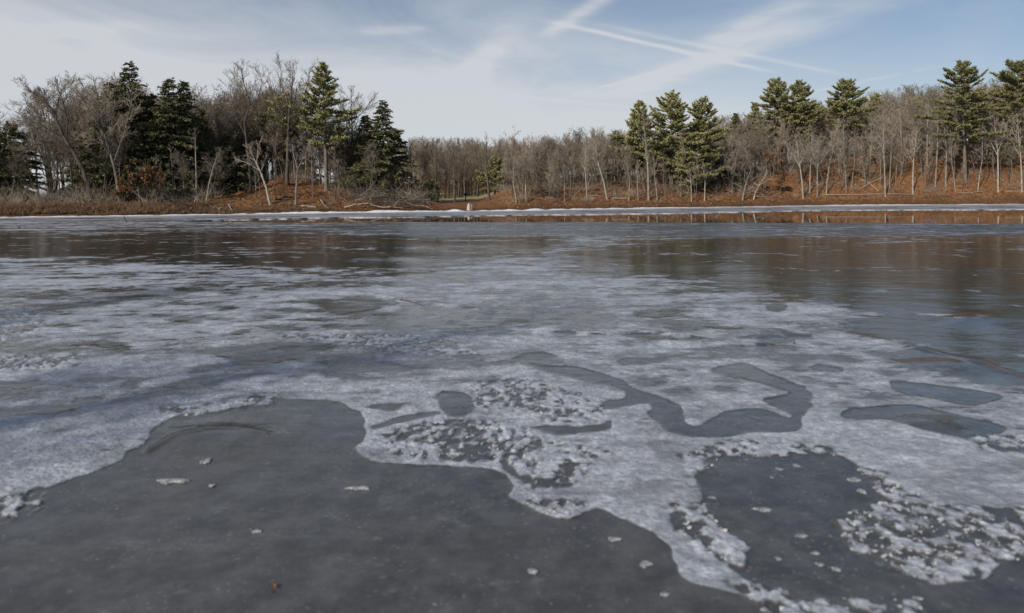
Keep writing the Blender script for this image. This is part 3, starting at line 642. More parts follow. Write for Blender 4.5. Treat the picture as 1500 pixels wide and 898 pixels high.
# ------------------------------------------------------------------ tree builders
UP = np.array([0, 0, 1.0])
def norm(v): return v / (np.linalg.norm(v) + 1e-9)
def turn(d, ang, rng, az=None):
    """a direction leaning away from d by ang"""
    ref = np.array([1.0, 0, 0]) if abs(d[0]) < 0.8 else np.array([0, 1.0, 0])
    a = norm(np.cross(d, ref)); b_ = np.cross(d, a); t = rng.uniform(0, 2 * math.pi) if az is None else az
    return norm(d * math.cos(ang) + (a * math.cos(t) + b_ * math.sin(t)) * math.sin(ang))
def walk(rng, p, d, L, n, wig, trop):
    pts = [p]
    for i in range(n):
        d = norm(d + rng.normal(0, wig, 3) + UP * trop)
        p = p + d * (L / n); pts.append(p)
    return np.array(pts), d
def bare_tree(seed, H=15.0, r=0.17, first=0.35, nlimb=13, ang=0.75, limb=0.34, wig=0.13, trop=0.10, path=None, limbs=None, nb=8, nt=7, nf=7, fork=0.0, fine=0.011, dens=1.0):
    """trunk and limbs in one mesh, branches and twigs in the other; foot at the origin"""
    rng = np.random.default_rng(seed); tr = Geo(); cw = Geo()
    lst = []
    if path is None:
        n = 9
        pts, d = walk(rng, np.zeros(3), norm(np.array([rng.normal(0, .05), rng.normal(0, .05), 1])), H * (0.93 - fork), n, 0.055, 0.05)
    else: pts = np.array(path, float); n = len(pts) - 1
    k = np.linspace(0, 1, len(pts)); rad = r * (1 - k) ** 0.8 * 0.92 + r * 0.10
    rad[0] *= 1.25
    pts0 = pts.copy(); pts0[0] = pts[0] - UP * 0.4
    tr.tube(pts0, rad, 7, 0.2)
    def at(pts, t):
        f = t * (len(pts) - 1); i = min(int(f), len(pts) - 2); u = f - i
        return pts[i] * (1 - u) + pts[i + 1] * u, norm(pts[i + 1] - pts[i])
    jobs = []
    if limbs:
        for lp, lr in limbs:
            lp = np.array(lp, float); tr.tube(lp, np.linspace(lr, lr * 0.25, len(lp)), 6, 0.3)
            jobs.append((lp, lr, np.linalg.norm(np.diff(lp, axis=0), axis=1).sum()))
    for i in range(nlimb):
        t = first + (1 - first) * ((i + rng.uniform(0.1, 0.9)) / nlimb) ** 0.9
        t = min(t, 0.985)
        p, d = at(pts, t); rr = np.interp(t, k, rad)
        L = H * limb * (1.15 - 0.75 * (t - first) / (1 - first)) * rng.uniform(0.6, 1.15)
        dd = turn(d, ang * rng.uniform(0.7, 1.25), rng, i * 2.4 + rng.uniform(-.5, .5))
        lp, _ = walk(rng, p, dd, L, 6, wig, trop)
        lr = min(rr * 0.62, 0.016 + L * 0.014)
        tr.tube(lp, np.linspace(lr, lr * 0.22, len(lp)), 5, 0.3)
        jobs.append((lp, lr, L))
    lp = pts[int(len(pts) * 0.6):]; jobs.append((lp, r * 0.3, np.linalg.norm(lp[-1] - lp[0]) * 0.8))
    FP = []; FD = []; FL = []
    for lp, lr, L in jobs:
        m1 = max(3, int(nb * dens * min(1.6, L / (H * 0.25))))
        for j in range(m1):
            t = 0.18 + 0.8 * (j + rng.uniform(0, 1)) / m1; p, d = at(lp, min(t, 0.99))
            bl = min(L * 0.5, H * 0.15) * (1.15 - 0.55 * t) * rng.uniform(0.6, 1.2)
            bp, _ = walk(rng, p, turn(d, rng.uniform(0.5, 0.95), rng), bl, 4, wig * 1.2, trop * 0.7)
            br = max(0.010, lr * 0.42 * (1.1 - 0.6 * t)); cw.tube(bp, np.linspace(br, br * 0.35, len(bp)), 3, 0.4)
            m2 = max(3, int(nt * dens))
            for q in range(m2):
                t2 = 0.12 + 0.88 * (q + rng.uniform(0, 1)) / m2; p2, d2 = at(bp, min(t2, 0.99))
                tl = bl * 0.5 * (1.2 - 0.6 * t2) * rng.uniform(0.6, 1.2)
                tp, _ = walk(rng, p2, turn(d2, rng.uniform(0.4, 0.9), rng), tl, 2, wig, trop * 0.6)
                cw.tube(tp, np.array([0.011, 0.009, 0.004]) * (fine / 0.011), 3, 0.6)
                for u in range(nf):
                    t3 = (u + rng.uniform(0, 1)) / nf; p3, d3 = at(tp, min(t3, 0.99))
                    FP.append(p3); FD.append(turn(d3, rng.uniform(0.3, 0.8), rng) + UP * 0.15); FL.append(tl * rng.uniform(0.3, 0.75))
    cw.spikes(np.array(FP), np.array(FD), np.array(FL), fine * 0.72, 0.8)
    return tr, cw
def pine_tree(seed, H, R, base, r=0.22, style='pine', gap=0.72, dens=1.0, blade=0.34, top=0.0):
    """white pine in layered plumes or hemlock in drooping sprays; foot at the origin. base = bare share of the trunk"""
    rng = np.random.default_rng(seed); tr = Geo(); cw = Geo()
    pts, _ = walk(rng, np.zeros(3), UP, H, 12, 0.012 if style == 'pine' else 0.01, 0.03)
    pts *= H / pts[-1][2]
    k = np.linspace(0, 1, len(pts)); rad = r * (1 - k) ** 0.9 + 0.012; rad[0] *= 1.2
    p0 = pts.copy(); p0[0] = p0[0] - UP * 0.5
    tr.tube(p0, rad, 8, 0.2)
    zc = base * H; z = zc; P_ = []; D_ = []; N_ = []; L_ = []; A_ = []; W_ = []
    while z < H * 0.985:
        f = (z - zc) / (H - zc)
        if style == 'pine':
            prof = (0.55 + 0.45 * min(1, f / 0.25)) * (1 - f ** 1.5) ** 0.85 + 0.07
            nb = int(rng.integers(4, 7)); el0 = -0.05 + 0.75 * f ** 1.5
        else:
            prof = (1 - f) ** 0.85 * (0.75 + 0.25 * min(1, f / 0.12)) + 0.05
            nb = int(rng.integers(5, 8)); el0 = -0.12 + 0.5 * f
        a0 = rng.uniform(0, 6.28); c = np.array([np.interp(z, pts[:, 2], pts[:, 0]), np.interp(z, pts[:, 2], pts[:, 1]), z])
        lop = rng.uniform(0.75, 1.15)
        for q in range(nb):
            L = R * prof * rng.uniform(0.55, 1.18) * lop
            if rng.random() < (0.10 if style == 'pine' else 0.05): L *= 0.4
            az = a0 + q * 6.283 / nb + rng.uniform(-.35, .35); el = el0 + rng.normal(0, 0.10)
            d = np.array([math.cos(az) * math.cos(el), math.sin(az) * math.cos(el), math.sin(el)])
            n = 5; pp = [c + UP * rng.uniform(-.55, .55) * gap]; dd = d
            for i in range(n):
                dd = norm(dd + UP * ((0.10 if i > 1 else -0.03) if style == 'pine' else -0.07) + rng.normal(0, .05, 3)); pp.append(pp[-1] + dd * L / n)
            pp = np.array(pp)
            br = 0.012 + 0.012 * L; tr.tube(pp, np.linspace(br, 0.006, len(pp)), 3, 0.3)
            side = norm(np.cross(dd, UP)); nsub = max(4, int(L * 6.5 * dens))
            for u in range(nsub):
                t = (0.30 if style == 'pine' else 0.12) + 0.70 * (u + rng.random()) / nsub * (1 if style == 'pine' else 1.25); t = min(t, 1.0)
                fi = t * n; i = min(int(fi), n - 1); p = pp[i] + (pp[i + 1] - pp[i]) * (fi - i); d1 = norm(pp[i + 1] - pp[i])
                sgn = rng.choice([-1, 1]); sl = (0.42 * L * (1.12 - t) + 0.16) * rng.uniform(0.5, 1.1)
                sdv = norm(d1 * 0.75 + side * sgn * rng.uniform(.4, 1.0) + UP * (rng.uniform(.0, .35) if style == 'pine' else rng.uniform(-.3, .05)))
                nk = max(3, int(sl * 9 * dens) + 2)
                s_ = (np.arange(nk) + rng.random(nk)) / nk; b0 = p + sdv * (sl * s_)[:, None]
                if style == 'pine': bd = sdv * 0.55 + rng.normal(0, 0.55, (nk, 3)) + UP * 0.35
                else: bd = sdv * 0.8 + rng.normal(0, 0.4, (nk, 3)) - UP * 0.15
                P_.append(b0); D_.append(bd); N_.append(rng.normal(0, 1, (nk, 3)))
                L_.append(blade * rng.uniform(.6, 1.2, nk)); W_.append(blade * (0.46 if style == 'pine' else 0.5) * rng.uniform(.7, 1.3, nk))
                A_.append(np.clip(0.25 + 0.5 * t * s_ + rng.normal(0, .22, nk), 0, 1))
        z += gap * rng.uniform(0.7, 1.3) * (1.0 - 0.45 * f)
    # dead stubs below the crown
    for i in range(int(10 * base * 2)):
        zz = H * base * rng.uniform(0.35, 1.0); az = rng.uniform(0, 6.28); L = rng.uniform(0.3, 1.4)
        p = np.array([np.interp(zz, pts[:, 2], pts[:, 0]), np.interp(zz, pts[:, 2], pts[:, 1]), zz])
        tr.tube(np.array([p, p + L * np.array([math.cos(az), math.sin(az), 0.05])]), [0.025, 0.006], 3, 0.3)
    P_ = np.vstack(P_); D_ = np.vstack(D_); N_ = np.cross(D_, np.vstack(N_))
    cw.blades(P_, D_, N_, np.concatenate(L_), np.concatenate(W_), np.concatenate(A_))
    return tr, cw
def leaf_crown(seed, H, R, base, N=5200, size=0.19):
    """dry leaves that hung on, on a small bare tree"""
    rng = np.random.default_rng(seed)
    tr, cw = bare_tree(seed, H, 0.09, base, 10, 1.05, 0.38, 0.15, 0.02, nb=5, nt=4, nf=3)
    V = np.vstack(cw.V); idx = rng.integers(0, len(V), N); lv = Geo()
    keep = fbm(V[idx, 0] * 0.9 + 3, V[idx, 2] * 0.9 + V[idx, 1] * 0.5, 3, seed) > 0.38
    Pp = V[idx][keep]; n_ = len(Pp)
    D = rng.normal(0, 1, (n_, 3)); D[:, 2] -= 0.5
    lv.blades(Pp, D, rng.normal(0, 1, (n_, 3)), size * rng.uniform(.6, 1.3, n_), size * 0.8, rng.uniform(0, 1, n_))
    return tr, cw, lv

GROUND_AT = lambda X, Y: float(land(np.array([X]), np.array([Y]))[0])
def stand(px, s):
    """foot of something s metres behind the shoreline in photo column px"""
    Y = float(shore_depth(np.array([px]))[0]) + s; X = (px - 750) / FPX * Y
    # column measured at eye height, so refine for roll
    z = GROUND_AT(X, Y); q, _ = topix(X, Y, z); X -= (float(q) - px) / FPX * Y
    return X, Y, GROUND_AT(X, Y)
def z_at(px, py, Y): return CAM_H + float(ray(px, py)[1]) * Y
CACHE = {}
def plant(name, parts, loc, label, cat, group=None, scale=1.0, rz=0.0, sxy=None):
    o = empty(name, loc, rz); o.scale = (sxy or scale, sxy or scale, scale)
    for pn, me, mat in parts: link(pn, me, mat, o)
    return tag(o, label, cat, group)

# ------------------------------------------------------------------ evergreens, each built for its own place
EVER = [ # column, metres behind shore, top row, half width px, bare share, kind, label
 (14, 9, 180, 42, 0.08, 'hemlock', 'dark evergreen at the open edge of the wood, beyond the shed'),
 (-30, 13, 150, 40, 0.10, 'hemlock', 'dark evergreen cut by the edge of the picture beyond the shed'),
 (155, 8, 120, 34, 0.06, 'hemlock', 'narrow dark hemlock behind the twin-trunked bare tree'),
 (190, 9, 92, 44, 0.10, 'hemlock', 'tall hemlock whose pointed tip tops the dark wood'),
 (243, 8, 112, 38, 0.10, 'hemlock', 'bushy dark hemlock behind the tree with dry brown leaves'),
 (270, 9, 117, 30, 0.12, 'hemlock', 'second hemlock crowding the bushy one, behind the bare snag'),
 (128, 10, 190, 32, 0.04, 'hemlock', 'dark hemlock right behind the leaning tree trunk'),
 (222, 11, 138, 32, 0.05, 'hemlock', 'hemlock filling the gap between the pointed one and the bushy one'),
 (292, 12, 158, 28, 0.06, 'hemlock', 'slim hemlock directly behind the dead snag'),
 (352, 14, 178, 24, 0.08, 'hemlock', 'faint hemlock between the snag and the twisting trunk'),
 (215, 7, 178, 40, 0.02, 'hemlock', 'low wide hemlock filling the shade behind the brown-leaved tree'),
 (478, 8, 95, 31, 0.34, 'pine', 'tall white pine with tiered plumes standing over the brown knoll'),
 (416, 15, 140, 27, 0.30, 'pine', 'thin small pine half hidden by bare branches above the knoll'),
 (387, 17, 150, 22, 0.35, 'pine', 'slight sparse pine at the back of the knoll'),
 (562, 8, 147, 36, 0.05, 'hemlock', 'dark spire-topped hemlock at the tip of the point'),
 (538, 10, 168, 30, 0.05, 'hemlock', 'dark hemlock pressed between the tall pine and the spire-topped one'),
 (582, 10, 190, 24, 0.04, 'hemlock', 'short dark hemlock last on the tip of the point'),
 (518, 12, 205, 34, 0.03, 'hemlock', 'low shaggy hemlock beneath the tall pine'),
 (332, 11, 196, 34, 0.04, 'hemlock', 'squat hemlock in shade behind the knoll'),
 (300, 10, 205, 34, 0.04, 'hemlock', 'squat hemlock in shade behind the bare snag'),
 (440, 17, 215, 30, 0.05, 'hemlock', 'low hemlock deep in the shade on top of the knoll'),
 (632, 9, 262, 15, 0.0, 'hemlock', 'small dark evergreen bush beside the clearing'),
 (725, 24, 232, 20, 0.12, 'pine', 'young pine at the grassy clearing among bare trees'),
 (757, 22, 222, 22, 0.12, 'hemlock', 'middle-sized dark evergreen among the bare trees by the clearing'),
 (790, 24, 218, 19, 0.12, 'hemlock', 'narrow evergreen on the low bank past the clearing'),
 (905, 16, 193, 17, 0.12, 'hemlock', 'small conical evergreen at the end of the row of big pines'),
 (936, 11, 152, 27, 0.22, 'pine', 'pointed pine behind the white-stemmed birch'),
 (984, 8, 138, 36, 0.22, 'pine', 'broad pine, tallest of the clump by the water'),
 (1026, 7, 146, 32, 0.14, 'pine', 'pine with twin tip joined to the broad pine'),
 (962, 10, 205, 26, 0.25, 'pine', 'short pine under the clump beside the birch'),
 (1008, 5, 215, 24, 0.20, 'pine', 'young light green pine in front of the clump'),
 (1078, 22, 166, 17, 0.12, 'hemlock', 'round-topped dark evergreen between the two pine clumps'),
 (1106, 25, 152, 16, 0.20, 'pine', 'thin pale pine rising through bare branches'),
 (1140, 16, 117, 27, 0.40, 'pine', 'tall pine, thicker half of the double crown on the hillside'),
 (1170, 15, 121, 27, 0.36, 'pine', 'tall pine, ragged half of the double crown on the hillside'),
 (1240, 14, 120, 29, 0.42, 'pine', 'lone compact pine on the hillside beside the double crown'),
 (1284, 26, 138, 15, 0.2, 'pine', 'faint small pine at the ridge top'),
 (1346, 22, 142, 17, 0.25, 'pine', 'sparse thin pine high among the bare hillside trees'),
 (1414, 4.5, 92, 38, 0.33, 'pine', 'big white pine with a thick bare trunk at the foot of the hill'),
 (1492, 12, 93, 38, 0.38, 'pine', 'tall pine cut by the picture edge above the hillside'),
 (1470, 9, 205, 22, 0.3, 'pine', 'low pine understorey under the pine at the picture edge'),
 (1052, 12, 225, 22, 0.05, 'hemlock', 'dark evergreen in the shaded gully beside the pine clump'),
 (1086, 6, 262, 15, 0.02, 'hemlock', 'dark evergreen bush in the gully above the leaning stems'),
]
for i, (px, s, top, hw, base, kind, label) in enumerate(EVER):
    X, Y, z = stand(px, s); H = z_at(px, top, Y) - z; R = hw / FPX * Y * (1.5 if kind == 'pine' else 1.6)
    tr, cw = pine_tree(100 + i, H, R, base, 0.10 + 0.009 * H, kind, gap=max(0.34, 0.034 * H), dens=1.5 if kind == 'pine' else 1.2, blade=0.31 if kind == 'pine' else 0.30)
    nm = 'white_pine' if kind == 'pine' else 'hemlock_tree'
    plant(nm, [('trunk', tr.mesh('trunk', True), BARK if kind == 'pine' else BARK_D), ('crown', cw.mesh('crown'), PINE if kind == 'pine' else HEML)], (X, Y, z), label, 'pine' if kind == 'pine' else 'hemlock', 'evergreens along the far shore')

# ------------------------------------------------------------------ bare trees with their own shapes
def pix_path(pts, Y, foot, dy=0.0):
    out = []
    for i, (x, y) in enumerate(pts):
        a, b = ray(x, y); q = Y + dy * i
        out.append((float(a) * q - foot[0], q - foot[1], CAM_H + float(b) * q - foot[2]))
    out[0] = (0, 0, 0)
    return out
def traced(px, s, trunk, limbs, r, seed, label, name='bare_tree', mats=(BARK, TWIG), **kw):
    X, Y, z = stand(px, s); f = (X, Y, z)
    path = pix_path(trunk, Y, f, kw.pop('dy', 0.0)); H = path[-1][2]
    lb = []
    for pl, lr, dy in limbs:
        q = pix_path(pl, Y, f, dy); a, b = ray(*pl[0]); q[0] = (float(a) * Y - X, 0.0, CAM_H + float(b) * Y - z); lb.append((q, lr))
    tr, cw = bare_tree(seed, H, r, path=path, limbs=lb, **kw)
    return plant(name, [('trunk', tr.mesh('trunk', True), mats[0]), ('crown', cw.mesh('crown'), mats[1])], f, label, 'tree', 'bare trees along the far shore')
traced(136, 3.0, [(136, 302), (129, 272), (121.5, 248), (107, 221), (91, 197), (77, 162), (63, 143), (40, 132)],
       [([(107, 221), (80, 210), (53, 211), (30, 222)], 0.06, -0.6), ([(96, 204), (72, 180), (35, 179), (14, 188)], 0.08, 0.8), ([(97, 206), (99, 178), (91, 143), (80, 122)], 0.08, -0.5), ([(84, 180), (70, 158), (48, 150), (25, 155)], 0.06, 0.5), ([(121, 247), (100, 246), (80, 250)], 0.04, -1), ([(80, 168), (88, 140), (110, 118)], 0.05, 1.0)],
       0.24, 11, 'big bare tree leaning out with arching limbs in front of the shed', nlimb=7, first=0.4, limb=0.3, nb=11, nt=8, nf=7, mats=(BARK_D, TWIG_D))
traced(177, 3.2, [(177, 301), (172, 268), (168, 247), (160, 218), (152, 197), (136, 170), (118, 140), (108, 122)],
       [([(160, 218), (163, 190), (158, 160), (150, 125)], 0.08, 0.5), ([(163, 230), (150, 212), (128, 200), (112, 178)], 0.06, -0.6), ([(154, 200), (146, 172), (142, 140), (136, 112)], 0.06, 0.7), ([(166, 240), (180, 200), (190, 160), (196, 125)], 0.06, 0.5)],
       0.17, 12, 'bare tree with a pale forked trunk next to the leaning one', nlimb=8, first=0.45, limb=0.3, nb=10, nt=8, nf=7, mats=(BARK, TWIG))
traced(368, 7, [(368, 292), (366, 250), (362, 215), (358, 180), (366, 150), (356, 118), (352, 96)],
       [([(360, 200), (345, 170), (338, 140), (336, 112)], 0.06, 0.5), ([(362, 165), (378, 145), (384, 120), (378, 100)], 0.06, -0.5), ([(362, 140), (345, 120), (340, 104)], 0.04, 0.4)],
       0.16, 13, 'tall bare tree with a twisting trunk behind the knoll', nlimb=7, first=0.45, limb=0.22, nb=8, nt=7, nf=7, mats=(BARK_D, TWIG_D))
traced(420, 9, [(420, 285), (421, 240), (422, 200), (424, 160), (428, 125), (430, 92)],
       [([(422, 195), (404, 165), (398, 130), (392, 100)], 0.07, 0.5), ([(423, 175), (442, 150), (452, 120), (455, 98)], 0.07, -0.5), ([(424, 160), (410, 135), (412, 105), (408, 90)], 0.05, 0.5), ([(422, 200), (446, 172), (466, 150), (474, 130)], 0.05, 0.4)],
       0.2, 14, 'tallest bare tree on the knoll with a wide fan of limbs', nlimb=8, first=0.4, limb=0.22, nb=9, nt=7, nf=7, mats=(BARK_D, TWIG_D))
traced(518, 13, [(518, 285), (517, 230), (516, 190), (514, 160), (515, 132)], [([(516, 190), (500, 165), (492, 145)], 0.06, 0.5), ([(516, 180), (535, 160), (545, 145)], 0.06, -0.4)],
       0.15, 15, 'rounded bare crown between the tall pine and the dark hemlocks', nlimb=9, first=0.4, limb=0.26, nb=9, nt=7, nf=7)
# thin stems of the point
traced(288, 4, [(288, 298), (287.5, 260), (286.5, 225), (285.5, 186)], [([(287, 250), (275, 252)], 0.02, 0), ([(287, 236), (274, 233)], 0.02, 0), ([(286.5, 214), (276, 216)], 0.015, 0), ([(287.4, 262), (270, 272)], 0.02, 0)],
       0.09, 16, 'dead snag standing as a straight pale pole with short stubs', nlimb=5, first=0.3, limb=0.10, nb=2, nt=2, nf=1, mats=(BARK_P, TWIG_P), name='dead_snag')
traced(301, 2.6, [(301, 300), (306, 270), (313, 243), (322, 218)], [], 0.06, 17, 'slim pale stem tilted over beside the dead snag', nlimb=6, first=0.5, limb=0.25, nb=3, nt=3, nf=3, mats=(BARK_P, TWIG_P), name='leaning_sapling')
traced(397, 2.2, [(397, 302), (390, 275), (381, 250), (372, 232), (366, 215)], [([(381, 250), (360, 238), (345, 232)], 0.04, 0.2), ([(376, 240), (378, 215), (386, 195)], 0.04, 0.2)],
       0.12, 18, 'pale tree leaning back from the foot of the brown knoll', nlimb=9, first=0.45, limb=0.3, nb=6, nt=5, nf=5, mats=(BARK_P, TWIG_P))
traced(433, 1.8, [(433, 304), (434, 275), (436, 248), (430, 225), (428, 205)], [([(436, 248), (446, 228), (452, 208)], 0.04, 0.2)],
       0.11, 19, 'pale upright tree on the waterline below the knoll', nlimb=9, first=0.45, limb=0.3, nb=6, nt=5, nf=5, mats=(BARK_P, TWIG_P))
for k, (px, s, x2, top, lab) in enumerate([(376, 4.5, 372, 235, 'thin grey stem just behind the pale leaning tree'), (383, 5.5, 376, 240, 'thinnest of the stems behind the pale leaning tree'), (402, 6.5, 404, 200, 'slim stem at the top of the brown patch'), (458, 4.5, 456, 215, 'slim grey stem between the waterline tree and the tall pine'), (492, 4.0, 490, 205, 'slim stem in front of the shaded side of the tall pine'), (310, 4.5, 308, 240, 'grey sapling on the low bank between snag and knoll'), (255, 3.0, 250, 215, 'slender grey stem before the bushy hemlock'), (230, 2.2, 228, 230, 'slender stem among the dry brown leaves'), (216, 2.0, 213, 240, 'pale sapling in the thicket of brown leaves'), (540, 3.0, 548, 220, 'grey stem leaning over the brush heap')]):
    traced(px, s, [(px, 302), ((px * 2 + x2) / 3, 302 - (302 - top) * .4), ((px + x2 * 2) / 3, 302 - (302 - top) * .72), (x2, top)], [], 0.055, 30 + k, lab, nlimb=8, first=0.35, limb=0.25, nb=4, nt=4, nf=4, mats=(BARK, TWIG), name='sapling')
# pale stems at the foot of the hillside
PALE = [ # foot column, metres behind shore, top column, top row, radius, label
 (950, 2.4, 942, 165, 0.12, 'white-barked birch rising in front of the pointed pine'),
 (890, 3.0, 868, 190, 0.12, 'leaning pale tree at the log on the low bank'),
 (921, 2.2, 918, 232, 0.08, 'grey stem at the thin end of the pale log'),
 (935, 2.4, 935, 235, 0.06, 'thin straight stem between the log and the birch'),
 (963, 2.6, 958, 228, 0.07, 'slim stem close behind the birch'),
 (1013, 1.8, 1010, 245, 0.08, 'pale stem in front of the pine with twin tip'),
 (1032, 1.8, 1030, 240, 0.08, 'pale stem under the pine with twin tip'),
 (1087, 1.6, 1102, 240, 0.10, 'pale stem slanting up from the shore of the gully'),
 (1103, 2.0, 1125, 250, 0.09, 'forked stem slanting like its neighbour over the gully'),
 (1072, 5.0, 1082, 205, 0.10, 'crooked pale tree against the dark gully'),
 (1177, 1.8, 1165, 190, 0.13, 'forked pale tree in front of the double crown'),
 (1186, 3.2, 1190, 185, 0.10, 'pale stem just behind the forked pale tree'),
 (1197, 2.0, 1199, 200, 0.08, 'thin pale stem between the forked tree and the shore log'),
 (1210, 2.6, 1222, 205, 0.09, 'pale stem with a gentle bow at the end of the shore log'),
 (1240, 4.0, 1236, 175, 0.11, 'stout grey stem among the cluster under the lone compact pine'),
 (1247, 4.4, 1252, 190, 0.07, 'slim stem pressed against the stout grey one'),
 (1297, 1.6, 1294, 160, 0.10, 'straight grey tree rising from the shore log'),
 (1303, 3.6, 1308, 165, 0.08, 'pale stem standing just behind the straight grey tree'),
 (1337, 2.4, 1343, 185, 0.11, 'bright pale birch casting a long shadow uphill'),
 (1370, 3.6, 1374, 165, 0.09, 'pale stem midway between the bright birch and the big pine'),
 (1385, 3.8, 1383, 170, 0.11, 'grey stem next to the big pine, thicker of two'),
 (1400, 2.6, 1393, 200, 0.07, 'thin stem leaning away from the big pine trunk'),
 (1432, 2.6, 1440, 190, 0.06, 'thin pale stem on the far side of the big pine trunk'),
 (1462, 2.6, 1456, 165, 0.13, 'pale forked tree with spreading limbs near the picture edge'),
 (1497, 2.2, 1490, 170, 0.12, 'pale tree leaning at the very edge of the picture'),
 (1358, 9, 1360, 150, 0.10, 'tall straight pale trunk halfway up the hill'),
 (1320, 7, 1318, 160, 0.09, 'grey stem above the crossed poles on the slope'),
 (1274, 6, 1276, 170, 0.09, 'grey stem on the slope left bare of neighbours by the crossed poles'),
 (860, 4.0, 858, 200, 0.08, 'slim tree on the low bank beside the dark brush heap'),
 (827, 2.6, 826, 240, 0.06, 'pale sapling standing alone on the low bank'),
 (771, 2.6, 766, 225, 0.08, 'pale stem on the low bank next to the clearing'),
 (757, 2.2, 752, 235, 0.07, 'thin stem on the low bank nearest the clearing'),
 (717, 8, 712, 200, 0.16, 'dark open-crowned tree at the edge of the clearing'),
 (666, 9, 664, 215, 0.12, 'dark slim trunk standing in front of the grassy clearing'),
 (637, 8, 640, 212, 0.13, 'dark trunk beside the small evergreen bush'),
 (604, 9, 600, 205, 0.13, 'dark trunk just past the tip of the point'),
]
for k, (px, s, x2, top, r, lab) in enumerate(PALE):
    rg_ = random.Random(k); bow = rg_.uniform(-3, 3); X_, Y_, z_ = stand(px, s); fy = topix(X_, Y_, z_)[1]; dk = 'dark' in lab.split()[0] or lab.startswith('dark'); big_ = 'fork' in lab or 'spread' in lab or 'open-crowned' in lab
    traced(px, s, [(px, fy), (px + (x2 - px) * .2 + bow * .5, fy - (fy - top) * .25), (px + (x2 - px) * .5 + bow, fy - (fy - top) * .5), (px + (x2 - px) * .78 + bow * .3, fy - (fy - top) * .76), (x2, top)],
           [([(px + (x2 - px) * .45 + bow, fy - (fy - top) * .45), (px + (x2 - px) * .5 + bow - 12, fy - (fy - top) * .66), (x2 - 20, top + 10)], r * .5, .2), ([(px + (x2 - px) * .5 + bow, fy - (fy - top) * .5), (px + (x2 - px) * .6 + 12, fy - (fy - top) * .7), (x2 + 20, top + 12)], r * .5, -.2)] if big_ else [],
           r, 60 + k, lab, name='birch_tree' if 'birch' in lab.split(' in ')[0].split(' casting')[0].split(' rising')[0] and not 'behind' in lab and not 'between' in lab else 'slender_tree', nlimb=10, first=0.42, limb=0.24, nb=5, nt=5, nf=5, mats=(BARK_D, TWIG_D) if dk else (BARK_P, TWIG_P))

# ------------------------------------------------------------------ small trees that kept dry leaves
for k, (px, s, top, lab) in enumerate([(205, 2.4, 232, 'small oak holding dry rust brown leaves over the bank'), (236, 2.6, 240, 'dry-leaved young oak next to the slender stem by the hemlock'), (180, 2.8, 262, 'low dry-leaved oak bush at the pale forked trunk'), (1143, 3.0, 252, 'small beech with dry tan leaves in front of the double crown'), (1118, 4.5, 262, 'dry-leaved bush between the slanting stems and the tan beech'), (1132, 10, 215, 'dry-leaved tree high under the double crown'), (790, 14, 252, 'reddish dry-leaved tree on top of the low bank')]):
    X, Y, z = stand(px, s); H = max(2.0, z_at(px, top, Y) - z)
    tr, cw, lv = leaf_crown(300 + k, H, 2.0, 0.3)
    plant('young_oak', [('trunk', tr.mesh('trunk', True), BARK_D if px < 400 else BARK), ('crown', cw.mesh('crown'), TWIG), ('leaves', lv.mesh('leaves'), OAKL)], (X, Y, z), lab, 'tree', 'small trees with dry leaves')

# ------------------------------------------------------------------ the bare wood behind: copies of a few grown forms
FORMS = []
for k in range(9):
    kw = [dict(first=0.30, nlimb=17, ang=0.6, limb=0.32, trop=0.13), dict(first=0.20, nlimb=18, ang=0.8, limb=0.36, trop=0.09), dict(first=0.38, nlimb=15, ang=0.65, limb=0.34, trop=0.15)][k % 3]
    tr, cw = bare_tree(400 + k, 14.0, 0.15, nb=7, nt=6, nf=7, fine=0.014, **kw)
    FORMS.append((tr.mesh('trunk', True), cw.mesh('crown'), max(v[2] for v in np.vstack(cw.V))))
for m_ in FORMS: m_[0].materials.append(BARK); m_[1].materials.append(TWIG)
SKYLINE = [(-60, 150), (0, 140), (30, 122), (60, 114), (100, 112), (150, 110), (200, 105), (250, 115), (300, 118), (340, 112), (370, 104), (440, 100), (500, 132), (540, 142), (580, 168), (600, 198), (650, 203), (700, 203), (750, 200), (800, 194), (850, 184), (900, 186), (950, 196), (1000, 182), (1050, 162), (1080, 164), (1130, 152), (1200, 141), (1250, 136), (1300, 129), (1350, 117), (1400, 118), (1450, 114), (1500, 106), (1600, 98)]
ZONES = [(330, 'the dark wood around the shed', 'bare trees of the dark wood'), (610, 'the wooded knoll under the tall pine', 'bare trees of the knoll'), (742, 'the wood beyond the grassy clearing', 'bare trees beyond the clearing'), (925, 'the low bank between clearing and birch', 'bare trees of the low bank'), (1060, 'the slope behind the pine clump', 'bare trees behind the pine clump'), (1260, 'the hillside under the double-crowned pines', 'bare trees under the double crown'), (9999, 'the hillside around the big pine', 'bare trees around the big pine')]
ROWS = [ # metres behind shore, spacing px, how far below the skyline (px) the tops may be
 (5, 34, (45, 105)), (10, 27, (20, 75)), (16, 24, (4, 45)), (23, 22, (0, 30)), (32, 24, (-3, 16))]
MARKS = [(-90, 'the picture edge'), (15, 'the edge evergreen'), (136, 'the leaning tree'), (190, 'the pointed hemlock'), (288, 'the dead snag'), (397, 'the pale leaning tree'), (478, 'the tall pine'), (562, 'the spire-topped hemlock'), (632, 'the small evergreen bush'), (717, 'the open-crowned tree'), (827, 'the lone sapling'), (905, 'the conical evergreen'), (950, 'the white birch'), (1026, 'the twin-tipped pine'), (1087, 'the slanting stem'), (1155, 'the double crown'), (1240, 'the compact pine'), (1337, 'the bright birch'), (1414, 'the big pine'), (1497, 'the edge birch'), (9999, 'the picture edge')]
ORD = ['first', 'second', 'third', 'fourth', 'fifth', 'sixth', 'seventh', 'eighth', 'ninth', 'tenth']
R_ = random.Random(77); TREES = []
